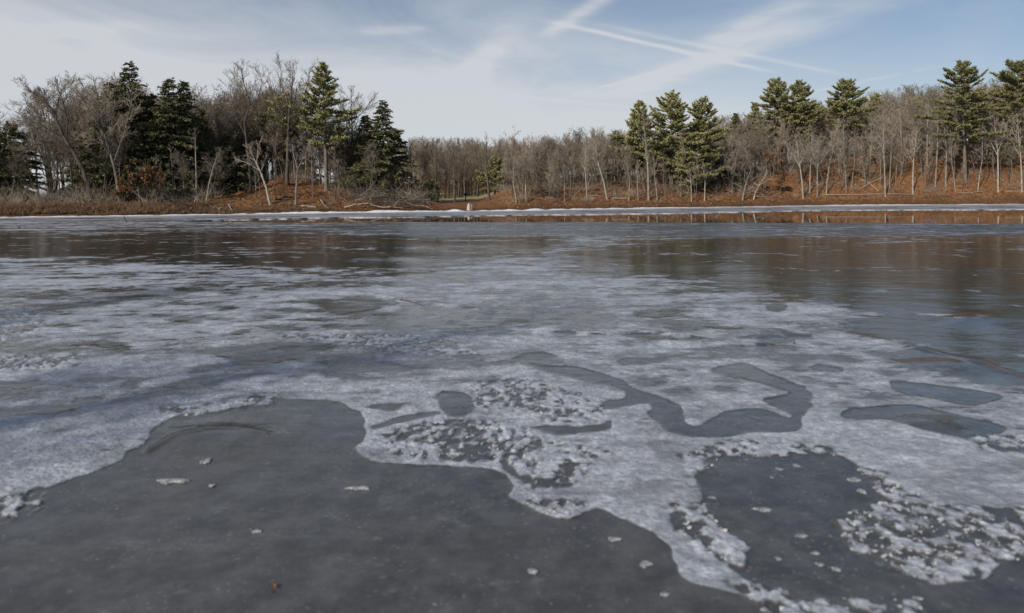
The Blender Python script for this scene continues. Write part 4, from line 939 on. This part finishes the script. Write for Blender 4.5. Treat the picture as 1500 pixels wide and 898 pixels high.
def tree_spots(rows, R_, lower=0):
    out = []
    for rank, (s0, sp, (d0, d1)) in enumerate(rows):
        x = -70.0
        while x < 1570:
            x += sp * R_.uniform(0.6, 1.4); s = s0 * R_.uniform(0.8, 1.25)
            if 40 < x < 66 and R_.random() < 0.9: continue
            if x < 120 and s > 14 and R_.random() < 0.5: continue
            if 600 < x < 742:
                if s0 < 22: continue
                s += 26
            if 318 < x < 480 and s < 9: continue
            if 130 < x < 300 and s < 13 and R_.random() < 0.6: continue
            if 440 < x < 605 and (s > 16 or (s < 9 and R_.random() < .5)): continue
            top = float(interp(x, SKYLINE)) + R_.uniform(d0, d1) + (lower if x < 590 else 0)
            X, Y, z = stand(x, s); H = z_at(x, top, Y) - z
            if H >= 3: out.append((rank, x, X, Y, z, H))
    return out
spots = tree_spots(ROWS, R_)
cnt = {}
for rank, x, X, Y, z, H in spots:
    iv = next(i for i in range(len(MARKS) - 1) if MARKS[i][0] <= x < MARKS[i + 1][0]); cnt.setdefault((rank, iv), []).append(x)
for rank, x, X, Y, z, H in spots:
    iv = next(i for i in range(len(MARKS) - 1) if MARKS[i][0] <= x < MARKS[i + 1][0]); k = sorted(cnt[(rank, iv)]).index(x)
    A_, B_ = MARKS[iv][1], MARKS[iv + 1][1]
    rk = ['waterside', 'second', 'third', 'fourth', 'rearmost'][rank]
    lab = f"bare tree, {rk} rank, {ORD[k]} from {A_} toward {B_}"; grp = f'bare trees, {rk} rank'
    f_i = R_.randrange(len(FORMS)); tm, cm, hh_ = FORMS[f_i]
    sc1 = H / hh_; wid = min(1.6, max(0.6, sc1 * R_.uniform(0.9, 1.25)))
    o = plant('bare_tree', [('trunk', tm, None), ('crown', cm, None)], (X, Y, z), lab, 'tree', grp, sc1, R_.uniform(0, 6.28), wid)
    TREES.append((f_i, o))
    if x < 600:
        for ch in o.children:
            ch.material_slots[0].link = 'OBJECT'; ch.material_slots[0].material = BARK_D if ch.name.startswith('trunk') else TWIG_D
SAP = []
for k in range(5):
    tr, cw = bare_tree(500 + k, 8.0, 0.06, 0.3, 11, 0.6, 0.26, 0.12, 0.13, nb=5, nt=4, nf=4, fine=0.012)
    a_, b_ = tr.mesh('trunk', True), cw.mesh('crown'); a_.materials.append(BARK if k % 2 else BARK_D); b_.materials.append(TWIG); SAP.append((a_, b_))
xs = sorted(R_.uniform(745, 1530) for _ in range(95)); seen = {}
for x in xs:
    iv = next(i for i in range(len(MARKS) - 1) if MARKS[i][0] <= x < MARKS[i + 1][0]); k = seen.get(iv, 0); seen[iv] = k + 1
    nth = ORD[k] if k < 10 else ['eleventh', 'twelfth', 'thirteenth', 'fourteenth', 'fifteenth', 'sixteenth', 'seventeenth', 'eighteenth', 'nineteenth', 'twentieth'][min(k - 10, 9)]
    a_, b_ = SAP[R_.randrange(5)]; X, Y, z = stand(x, R_.uniform(1.6, 13)); q = R_.uniform(0.5, 1.15)
    o = plant('sapling', [('trunk', a_, None), ('crown', b_, None)], (X, Y, z), f'thin grey sapling on the slope, {nth} from {MARKS[iv][1]} toward {MARKS[iv + 1][1]}', 'sapling', 'saplings on the slope', q, R_.uniform(0, 6.28))
    o.rotation_euler = (R_.gauss(0, .09), R_.gauss(0, .13), R_.uniform(0, 6.28))
# the depth of the wood behind them, one mass of the same trees
deep = [q for rows in ([(14, 26, (15, 60)), (20, 20, (6, 40)), (28, 18, (2, 28)), (36, 17, (0, 22)), (45, 17, (-2, 16)), (56, 18, (-2, 12)), (70, 20, (0, 14))],) for q in tree_spots(rows, random.Random(5), 22)]
for _ in range(110):
    x = R_.uniform(590, 760); X, Y, z = stand(x, R_.uniform(40, 120)); deep.append((0, x, X, Y, z, max(4.0, z_at(x, R_.uniform(198, 226), Y) - z)))
rq = random.Random(8)
for _ in range(800):
    x = rq.uniform(-70, 1570); s_ = rq.uniform(7, 60)
    if x < 130 and rq.random() < 0.5: continue
    if 600 < x < 742: s_ = rq.uniform(48, 120)
    if 318 < x < 480 and s_ < 13: continue
    if 440 < x < 605 and s_ > 15: continue
    deep.append((0, x, *stand(x, s_), rq.uniform(2.5, 6.5)))
for _ in range(520):
    x = rq.uniform(760, 1570); s_ = rq.uniform(12, 48); deep.append((0, x, *stand(x, s_), rq.uniform(3, 8)))
for _ in range(14):
    x = rq.uniform(450, 510); deep.append((0, x, *stand(x, rq.uniform(11, 16)), rq.uniform(3, 6)))
for _ in range(26):
    x = rq.uniform(478, 575); deep.append((0, x, *stand(x, rq.uniform(9, 15)), rq.uniform(6, 11) * (1.0 if x < 545 else .75)))
deep = [q for q in deep if not (36 < q[1] < 68) and not (q[1] < 125 and q[3] > 92)]
rr_ = random.Random(3); src = {}
for f_i, o in TREES: src.setdefault(f_i, o)
keys = sorted(src)
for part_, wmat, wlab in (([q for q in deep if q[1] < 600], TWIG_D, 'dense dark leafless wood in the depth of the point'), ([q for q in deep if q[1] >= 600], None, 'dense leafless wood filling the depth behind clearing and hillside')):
    woods = bpy.data.meshes.new('far_woods'); woods.from_pydata([(q[2], q[3], q[4]) for q in part_], [], [])
    for nm, vals in (('form', [float(rr_.choice(keys)) for q in part_]), ('high', [q[5] for q in part_]), ('turn', [rr_.uniform(0, 6.28) for q in part_])):
        at = woods.attributes.new(nm, 'FLOAT', 'POINT'); at.data.foreach_set('value', vals)
    ob = bpy.data.objects.new('far_woods', woods); COL.objects.link(ob)
    ng = bpy.data.node_groups.new('far_woods', 'GeometryNodeTree')
    ng.interface.new_socket('Geometry', in_out='INPUT', socket_type='NodeSocketGeometry'); ng.interface.new_socket('Geometry', in_out='OUTPUT', socket_type='NodeSocketGeometry')
    g_ = NT(ng); gi = g_.node('NodeGroupInput'); go = g_.node('NodeGroupOutput'); jn = g_.node('GeometryNodeJoinGeometry')
    def named(a):
        nd = g_.node('GeometryNodeInputNamedAttribute', data_type='FLOAT'); nd.inputs['Name'].default_value = a; return nd.outputs[0]
    cx_ = g_.node('ShaderNodeCombineXYZ'); g_.l.new(named('turn'), cx_.inputs[2])
    for f_i in keys:
        sel = g_.math('COMPARE', named('form'), float(f_i), 0.1)
        scl = g_.math('DIVIDE', named('high'), FORMS[f_i][2])
        for ch in src[f_i].children:
            oi = g_.node('GeometryNodeObjectInfo'); oi.inputs['Object'].default_value = ch; oi.inputs['As Instance'].default_value = True
            ip = g_.node('GeometryNodeInstanceOnPoints'); g_.l.new(gi.outputs[0], ip.inputs['Points']); g_.l.new(oi.outputs['Geometry'], ip.inputs['Instance']); g_.l.new(sel, ip.inputs['Selection'])
            g_.l.new(cx_.outputs[0], ip.inputs['Rotation']); g_.l.new(scl, ip.inputs['Scale']); g_.l.new(ip.outputs[0], jn.inputs[0])
    if wmat is not None:
        sm_ = g_.node('GeometryNodeSetMaterial'); sm_.inputs['Material'].default_value = wmat; g_.l.new(jn.outputs[0], sm_.inputs[0]); g_.l.new(sm_.outputs[0], go.inputs[0])
    else: g_.l.new(jn.outputs[0], go.inputs[0])
    ob.modifiers.new('far_woods', 'NODES').node_group = ng
    tag(ob, wlab, kind='stuff')
print('trees', len(spots), 'deep', len(deep))

# near-shore trees whose shade falls over the close ice
for k, (x_, y_, h_, lab) in enumerate([(-17.0, -11.0, 14, 'bare tree on the near shore, farthest along the bank'), (-21.0, -7.5, 14, 'bare tree on the near shore closest to the viewpoint')]):
    tm, cm, hh_ = FORMS[k]; plant('bare_tree', [('trunk', tm, None), ('crown', cm, None)], (x_, y_, 1.0), lab, 'tree', 'trees on the near shore', h_ / hh_, k * 1.7, h_ / hh_)

# ------------------------------------------------------------------ undergrowth and brush
def brush(name, label, spots, seed, mat, L=(0.5, 1.6), r=0.009, per=40, kind='stuff', up=0.5):
    rng = np.random.default_rng(seed); g = Geo(); P_ = []; D_ = []; L_ = []
    for X, Y, z, rad, h in spots:
        k = int(per * rng.uniform(0.7, 1.3))
        a = rng.uniform(0, 6.28, k); q = rad * np.sqrt(rng.uniform(0, 1, k))
        P_.append(np.stack([X + q * np.cos(a), Y + q * np.sin(a), z + rng.uniform(-.05, .35, k) * h], -1))
        D_.append(np.stack([rng.normal(0, .6, k), rng.normal(0, .6, k), np.abs(rng.normal(up, .5, k))], -1)); L_.append(h * rng.uniform(*L, k))
    g.spikes(np.vstack(P_), np.vstack(D_), np.concatenate(L_), r, rng.uniform(0, 1, sum(len(p) for p in P_)))
    o = link(name, g.mesh(name), mat); return tag(o, label, kind=kind)
rs = random.Random(9)
sp_ = []
for i in range(1500):
    x = rs.uniform(-60, 1560); s = rs.uniform(1.5, 34)
    if 318 < x < 480 and s < 10: continue
    if 625 < x < 735: continue
    if x > 760 and rs.random() < 0.3: continue
    X, Y, z = stand(x, s); sp_.append((X, Y, z, rs.uniform(.4, 1.2), rs.uniform(.7, 2.4)))
brush('undergrowth', 'tangle of thin leafless brush under the trees', sp_, 3, TWIG, per=34)
# rusty bank vegetation round the low point
m_bank = mat_leaf('dry_bracken', (0.078, 0.046, 0.026), (0.20, 0.122, 0.066), 0.8)
sp_ = []
for i in range(1500):
    x = rs.uniform(-70, 345) if i < 1250 else rs.uniform(300, 480); s = abs(rs.gauss(0.9, 0.8)) + 0.1
    X, Y, z = stand(x, s); sp_.append((X, Y, z, 0.35, rs.uniform(.18, .42) * (1 if x < 300 else 0.45)))
brush('bank_undergrowth', 'rusty brown dead bracken and grass covering the low bank', sp_, 4, m_bank, per=26, r=0.022, up=0.7)
# fallen leaves lying about the slopes
rng = np.random.default_rng(21); N = 26000
x = rng.uniform(330, 1560, N); s = rng.uniform(0.3, 24, N); keep = ~((x > 600) & (x < 745)); x = x[keep]; s = s[keep]
Y = shore_depth(x) + s; X = (x - 750) / FPX * Y; z = land(X, Y)
g = Geo(); k = len(x); D = rng.normal(0, 1, (k, 3)); D[:, 2] = np.abs(D[:, 2]) * 0.5 + .15
g.blades(np.stack([X, Y, z + 0.01], -1), D, rng.normal(0, 1, (k, 3)), 0.20 * rng.uniform(.5, 1.3, k), 0.16, rng.uniform(0, 1, k))
m_fl = mat_leaf('fallen_leaf_brown', (0.13, 0.062, 0.03), (0.34, 0.185, 0.09), 0.8)
tag(link('fallen_leaves', g.mesh('fallen_leaves'), m_fl), 'fallen rust and tan leaves scattered over the wooded slopes', kind='stuff')

# ------------------------------------------------------------------ dead wood
def log(name, pts, r, label, mat=WOOD, cat='log', group=None, stubs=(), sides=8, seed=0):
    rng = np.random.default_rng(seed); pts = np.array(pts, float); foot = pts.mean(0); foot[2] = pts[:, 2].min()
    t = np.linspace(0, 1, 9); k = np.linspace(0, 1, len(pts))
    pp = np.stack([np.interp(t, k, pts[:, q]) for q in range(3)], -1) - foot; pp[1:-1] += rng.normal(0, r * 0.25, (7, 3))
    g = Geo(); g.tube(pp, np.linspace(r, r * 0.55, 9) * rng.uniform(.9, 1.1, 9), sides, 0.3, True)
    o = empty(name, tuple(foot)); link('stem', g.mesh('stem', False), mat, o)
    for u, d, L in stubs:
        p = np.array([np.interp(u, t, pp[:, q]) for q in range(3)]); d = norm(np.array(d, float))
        b_ = Geo(); mid_ = p + d * L * .5 + rng.normal(0, L * .06, 3); b_.tube(np.array([p, mid_, p + d * L]), [r * .5, r * .32, r * .12], 5, .3, True); link('branch', b_.mesh('branch', False), mat, o)
    return tag(o, label, cat, group)
def on_land(px, s, h=0.0):
    X, Y, z = stand(px, s); return (X, Y, z + h)
G = 'fallen wood along the shore'
log('fallen_log', [on_land(897, 3.2, .12), on_land(910, 2.9, .12), on_land(922, 2.6, .12)], 0.13, 'pale barkless log lying on the low bank near the birch', cat='log', group=G, seed=1)
log('fallen_log', [on_land(862, 4.2, .1), on_land(872, 4.4, .1), on_land(884, 4.2, .1)], 0.09, 'short pale log above the leaning tree on the low bank', cat='log', group=G, seed=2)
log('fallen_log', [on_land(1205, 2.0, .1), on_land(1250, 2.2, .1), on_land(1300, 2.1, .1), on_land(1340, 2.0, .1)], 0.09, 'long thin grey log lying along the shore under the hill', cat='log', group=G, seed=3)
log('fallen_log', [on_land(1402, 2.2, .1), on_land(1416, 2.0, .1), on_land(1444, 2.3, .1)], 0.08, 'pale broken log at the foot of the big pine', cat='log', group=G, seed=4)
log('fallen_log', [on_land(1472, 2.4, .1), on_land(1500, 2.3, .1), on_land(1525, 2.4, .1)], 0.06, 'yellowish pole on the shore at the picture edge', cat='log', group=G, seed=5)
log('fallen_pole', [on_land(1262, 6, .3), on_land(1275, 4.5, .25), on_land(1288, 3.0, .15)], 0.07, 'bare pole fallen down the slope, one of a crossed pair', cat='log', group=G, seed=6)
log('fallen_pole', [on_land(1292, 5.5, .4), on_land(1275, 4.6, .4), on_land(1256, 3.4, .1)], 0.06, 'bare pole lying across the other fallen pole', cat='log', group=G, seed=7)
log('fallen_log', [on_land(441, 1.4, .1), on_land(452, 1.2, .1), on_land(463, .9, .1)], 0.12, 'pale log sloping down to the ice below the knoll', cat='log', group=G, seed=8)
log('fallen_log', [on_land(402, 3.4, .15), on_land(416, 3.6, .2), on_land(432, 3.9, .35)], 0.16, 'dark trunk lying across the brown knoll', BARK_D, 'log', G, seed=9)
log('fallen_pole', [on_land(469, 3.2, .3), on_land(474, 1.8, .15), on_land(482, .5, .08)], 0.07, 'thin curved pole running down to the ice beside the tall pine', cat='log', group=G, seed=10)
log('driftwood_branch', [on_land(335, 1.6, .4), on_land(338, 1.0, .2), on_land(341, .4, .05)], 0.07, 'pale stick slanting down the bank before the knoll', cat='branch', group=G, seed=11)
log('driftwood_branch', [on_land(504, .9, .15), on_land(520, .8, .5), on_land(546, .7, .55)], 0.07, 'bleached branch reaching from under the hemlocks', cat='branch', group=G, stubs=[(.3, (-.6, 0, .6), 1.2), (.6, (.3, 0, .9), .9), (.8, (.5, -.2, .5), .8)], seed=12)
log('driftwood_branch', [on_land(542, .5, .5), on_land(558, .4, .25), on_land(575, .3, .3), on_land(590, .4, .1)], 0.07, 'bleached crooked branch lying low over the ice at the point', cat='branch', group=G, stubs=[(.4, (.3, 0, 1), 1.0), (.7, (.6, 0, .6), 1.3)], seed=13)
log('driftwood_branch', [on_land(596, .8, .6), on_land(608, .7, .35), on_land(622, .6, .4), on_land(634, .5, .1)], 0.07, 'grey branch tangle at the last tip of the point', cat='branch', group=G, stubs=[(.2, (-.5, 0, .9), 1.3), (.5, (.6, 0, .7), 1.0)], seed=14)
log('driftwood_branch', [on_land(284, 1.8, .2), on_land(287, 1.9, .7), on_land(291, 1.7, .1)], 0.05, 'white broken branch at the foot of the dead snag', cat='branch', group=G, stubs=[(.5, (.7, 0, .3), .7)], seed=15)
for k, (px, s, h, lab) in enumerate([(313, .9, 0.6, 'broken pale sticks poking up at the bank end of the bracken'), (322, .7, .5, 'splintered stick standing in the bank before the slanting stick'), (279, .6, .4, 'low driftwood stick on the bank below the dead snag')]):
    log('driftwood_branch', [on_land(px - 3, s, .02), on_land(px, s, .02 + h * .5), on_land(px + 2, s - .2, h)], 0.045, lab, cat='branch', group=G, stubs=[(.4, (-.7, 0, .5), .6)], seed=20 + k)
def brush_heap(px, s, rad, h, n_, label, seed, mat):
    X, Y, z = stand(px, s); rng = np.random.default_rng(seed); o = empty('brush_heap', (X, Y, z))
    for i in range(n_):
        g = Geo(); a = rng.uniform(0, 6.28); p = np.array([rng.normal(0, rad * .5), rng.normal(0, rad * .3), rng.uniform(0, h * .6)]); d = norm(np.array([math.cos(a), math.sin(a) * .6, rng.uniform(-.1, .6)]))
        pts, _ = walk(rng, p, d, rng.uniform(.6, 1.6) * rad * .8, 4, .18, .02); g.tube(pts, np.linspace(.035, .008, 5), 4, .3)
        for q in range(5):
            pp = pts[rng.integers(1, 5)]; g.tube(np.array([pp, pp + turn(d, .8, rng) * rng.uniform(.3, .8)]), [.012, .004], 3, .3)
        link('branch', g.mesh('branch'), mat if i % 6 else TWIG_P, o)
    return tag(o, label, 'brush heap', 'brush heaps on the shore')
brush_heap(545, 1.0, 3.4, 2.6, 70, 'large grey heap of dead branches under the dark hemlocks', 1, BARK_D)
brush_heap(600, 1.4, 2.4, 1.6, 40, 'grey heap of dead branches at the last tip of the point', 2, BARK_D)
brush_heap(805, 4.0, 1.8, 1.6, 45, 'dark uprooted brush heap on the low bank', 3, BARK_D)
brush_heap(255, 1.4, 2.2, 1.0, 30, 'dark brush heap in the bank below the snag', 4, BARK_D)
brush_heap(1098, 3.0, 2.4, 2.0, 40, 'pale twiggy heap between the two slanting stems', 5, TWIG_P)

# ------------------------------------------------------------------ small built things
# low dark shed under the leaning tree
X, Y, z = stand(104, 8); sh = empty('shed', (X, Y, z), math.radians(24))
def simple(name, L): m, n, b = material(name); co = n.node('ShaderNodeTexCoord').outputs['Object']; n.l.new(n.mix(n.step(n.noise(n.scale(co, (1, 1, 6)), 5, 4, .6), .35, .7), tuple(q * .65 for q in L), L), b.inputs['Base Color']); b.inputs['Roughness'].default_value = .85; return m
DARKW = simple('dark_boards', (0.05, 0.034, 0.026)); ROOFM = simple('dark_shingle', (0.035, 0.034, 0.036)); CONC = simple('pale_concrete', (0.52, 0.47, 0.44)); DARKP = simple('dark_post', (0.03, 0.026, 0.022))
a, bq, hw_, hr = 1.7, 1.4, 0.75, 1.55
V = [(-a, -bq, -.4), (a, -bq, -.4), (a, bq, -.4), (-a, bq, -.4), (-a, -bq, hw_), (a, -bq, hw_), (a, bq, hw_), (-a, bq, hw_), (-a, 0, hr - .06), (a, 0, hr - .06)]
T = [(0, 1, 5), (0, 5, 4), (2, 3, 7), (2, 7, 6), (1, 2, 6), (1, 6, 5), (5, 6, 9), (3, 0, 4), (3, 4, 7), (4, 8, 7)]
link('wall', mesh_np('wall', V, T), DARKW, sh)
e = .25
for sg in (-1, 1):
    yo, zo = sg * (bq + e), hw_ - e * (hr - hw_) / bq
    V = [(-a - e, 0, hr), (a + e, 0, hr), (a + e, yo, zo), (-a - e, yo, zo), (-a - e, 0, hr + .07), (a + e, 0, hr + .07), (a + e, yo, zo + .07), (-a - e, yo, zo + .07)]
    link('roof', mesh_np('roof', V, np.zeros((0, 3)), False, None, [(0, 1, 2, 3), (4, 7, 6, 5), (0, 4, 5, 1), (1, 5, 6, 2), (2, 6, 7, 3), (3, 7, 4, 0)]), ROOFM, sh)
V = [(-.4, -bq - .03, -.1), (.4, -bq - .03, -.1), (.4, -bq - .03, .62), (-.4, -bq - .03, .62), (-.4, -bq - .003, -.1), (.4, -bq - .003, -.1), (.4, -bq - .003, .62), (-.4, -bq - .003, .62)]
link('door', mesh_np('door', V, np.zeros((0, 3)), False, None, [(0, 1, 2, 3), (4, 7, 6, 5), (0, 4, 5, 1), (1, 5, 6, 2), (2, 6, 7, 3), (3, 7, 4, 0)]), ROOFM, sh)
tag(sh, 'low dark gabled shed half hidden under the big leaning tree', 'shed')
def lathe(name, prof, mat, parent, sides=10, squash=1.0, jit=0.0, seed=0, off=(0, 0)):
    rng = np.random.default_rng(seed); g = Geo(); pts = np.array([(off[0], off[1], h) for r, h in prof], float)
    g.tube(pts + rng.normal(0, jit, pts.shape) * np.array([1, 1, 0]), [r for r, h in prof], sides, .3, True)
    o = link(name, g.mesh(name, False), mat, parent); o.scale = (1, squash, 1); return o
X, Y = ground(687, 309.2); o = empty('tapered_post', (float(X), float(Y) - 0.3, 0.0))
lathe('post', [(.36, -.1), (.33, .2), (.27, .5), (.22, .85), (.15, 1.02), (.05, 1.1)], CONC, o, 9, .8, .02, 1)
lathe('footing', [(.20, -.1), (.19, .4), (.17, .8), (.14, .92)], simple('weathered_pinkish', (0.36, 0.27, 0.24)), o, 8, .8, .02, 2, (.42, .25))
o.scale = (.72, .72, .8)
tag(o, 'pale tapered post standing on the ice edge before the clearing', 'post')
X, Y, z = stand(682, 19); o = empty('grill_post', (X, Y, z))
lathe('post', [(.07, -.2), (.07, .7)], DARKP, o, 8); lathe('box', [(.1, .7), (.24, .74), (.26, 1.0), (.2, 1.06)], DARKP, o, 8, .8)
tag(o, 'short dark post with a wider head standing in the grassy clearing', 'post')
def ice_pt(px, py, h=0.0): X, Y = ground(px, py); return np.array([float(X), float(Y), h])
log('stake', [ice_pt(185.5, 326, -.05), ice_pt(184, 326, .18), ice_pt(181.5, 326, .42)], 0.05, 'dark broken stake leaning out of the ice off the low bank', BARK_D, 'stake', seed=31)
log('floating_branch', [ice_pt(505, 326.5, .03), ice_pt(545, 326.2, .05), ice_pt(582, 326.5, .04)], 0.05, 'dark waterlogged branch frozen at the near edge of the open water', BARK_D, 'branch', None, [(.6, (.5, .2, .5), .35), (.8, (-.3, .1, .6), .3)], seed=32)
log('twig', [ice_pt(586, 440, .01), ice_pt(600, 443, .02), ice_pt(622, 449, .01)], 0.010, 'thin dark twig frozen into the ice in the middle distance', BARK_D, 'twig', None, [(.1, (0, 0, 1), .06)], seed=33)
log('twig', [ice_pt(1163, 505, -.01), ice_pt(1163.5, 505, .03), ice_pt(1163, 505, .06)], 0.008, 'tiny upright twig stub in the frost beside the smooth ice', BARK_D, 'twig', None, seed=34)
log('stake', [ice_pt(28, 335, -.02), ice_pt(28, 335, .05), ice_pt(27, 335, .10)], 0.06, 'small dark stub poking through the ice off the shed', BARK_D, 'stake', seed=35)

# ------------------------------------------------------------------ chips of ice and two leaves close by
CHIPS = [(1018, 686, 12, 6, 'on the dark patch at its upper corner'), (1141, 689, 13, 5, 'on the dark patch under the curved plate of ice'), (1166, 684, 13, 6, 'tilted chip on the dark patch beside the flat one'), (1252, 705, 22, 9, 'largest oval chip on the dark patch'), (1262, 722, 17, 9, 'chip below the largest oval one'), (1117, 748, 32, 9, 'long chip lying in the middle of the dark patch'), (1044, 731, 14, 6, 'chip close to the ragged frost edge of the dark patch'), (1174, 787, 20, 8, 'chip midway between the long chip and the crystal heap'), (1193, 812, 14, 6, 'small low chip before the crystal heap'), (1201, 829, 14, 8, 'chip in the lower dark ice before the heap'), (1226, 836, 16, 9, 'rounded chip under the corner of the crystal heap'), (946, 828, 24, 11, 'single rounded chip on the smooth grey ice'), (780, 838, 20, 9, 'clouded chip on the smooth grey ice, low in view'), (525, 716, 38, 6, 'flat bar of ice on the grey ice under the frost lobe'), (376, 779, 16, 5, 'small flat chip on the wide grey ice'), (302, 677, 17, 11, 'blocky white chip near the curved ridges'), (252, 706, 46, 8, 'thin streak of ice by the blocky chip'), (1148, 659, 40, 9, 'curved plate of ice at the top of the dark patch'), (1130, 701, 7, 4, 'tiny chip under the flat one on the dark patch'), (900, 791, 22, 6, 'thin chip beneath the frost tongue'), (1345, 878, 18, 8, 'pale chip at the bottom of the picture'), (1140, 820, 10, 6, 'speck of ice on the lower dark ice'), (310, 712, 12, 4, 'small scrap next to the thin streak of ice'), (975, 872, 16, 7, 'crumbled chip by the rounded frost tongue')]
for k, (px, py, wx, wy, lab) in enumerate(CHIPS):
    c = ice_pt(px, py); dpt = c[1]; sx = wx / FPX * dpt / 2; sy = abs(float(ground(px, py - wy / 2)[1] - ground(px, py + wy / 2)[1])) / 2 * 0.8
    rng = np.random.default_rng(700 + k); n_ = 11; ang = np.arange(n_) * 2 * math.pi / n_
    rr = rng.uniform(.55, 1.15, n_); hz = min(sx, sy) * 0.16 + 0.002
    ring = lambda q, z: np.stack([sx * rr * q * np.cos(ang), sy * rr * q * np.sin(ang), z + rng.normal(0, hz * .12, n_)], -1)
    V = np.vstack([ring(1.0, -.004), ring(1.04, hz * .5), ring(.75, hz), [[0, 0, hz * 1.1]]]); T = []
    for r_ in range(2):
        for j in range(n_):
            a_, b_ = r_ * n_ + j, r_ * n_ + (j + 1) % n_; T += [(a_, b_, b_ + n_), (a_, b_ + n_, a_ + n_)]
    for j in range(n_): T.append((2 * n_ + j, 2 * n_ + (j + 1) % n_, 3 * n_))
    zz = 0.004
    o = link('ice_chip', mesh_np('ice_chip', V, T, False), CHIPM); o.location = (c[0], c[1], zz); o.rotation_euler = (0, 0, 0)
    tag(o, ('white ice chip: ' if not ('chip' in lab or 'plate' in lab or 'bar' in lab or 'scrap' in lab or 'speck' in lab or 'streak' in lab) else '') + lab if ('chip' in lab or 'plate' in lab or 'bar' in lab or 'scrap' in lab or 'speck' in lab or 'streak' in lab) else 'white ice chip ' + lab, 'ice chip', 'ice chips on the dark ice')
m_leaf = mat_leaf('orange_leaf', (0.16, 0.075, 0.022), (0.26, 0.12, 0.035), .8)
for k, (px, py, sz, lab) in enumerate([(401, 862, .014, 'orange leaf scrap on the smooth grey ice'), (805, 657, .014, 'orange leaf scrap among the broken frost')]):
    rng = np.random.default_rng(k); c = ice_pt(px, py); out = [(0, -1.1), (.5, -.5), (.75, .1), (.45, .6), (0, 1.2), (-.5, .6), (-.7, 0), (-.45, -.6)]
    V = [(x_ * sz, y_ * sz, .002 + .25 * sz * abs(x_)) for x_, y_ in out] + [(0, 0, .001)] + [(x_ * sz, y_ * sz, .0032 + .25 * sz * abs(x_)) for x_, y_ in out] + [(0, 0, .0026)]
    T = [(j, (j + 1) % 8, 8) for j in range(8)] + [(9 + (j + 1) % 8, 9 + j, 17) for j in range(8)]
    o = empty('fallen_leaf', (c[0], c[1], .008), k * 1.3 + .5); link('leaf_blade', mesh_np('leaf_blade', V, T, False, {'tint': rng.uniform(0, 1, 18)}), m_leaf, o)
    g = Geo(); g.tube(np.array([(0, -1.1 * sz, .002), (.1 * sz, -1.7 * sz, .004), (.3 * sz, -2.2 * sz, .003)]), [.0008, .0007, .0005], 4, .5, True); link('stalk', g.mesh('stalk'), m_leaf, o)
    tag(o, lab, 'leaf', 'leaves on the ice')
print('triangles', sum(sum(len(p.vertices) - 2 for p in me.polygons) if len(me.polygons) < 5 else len(me.loops) - 2 * len(me.polygons) for me in bpy.data.meshes))
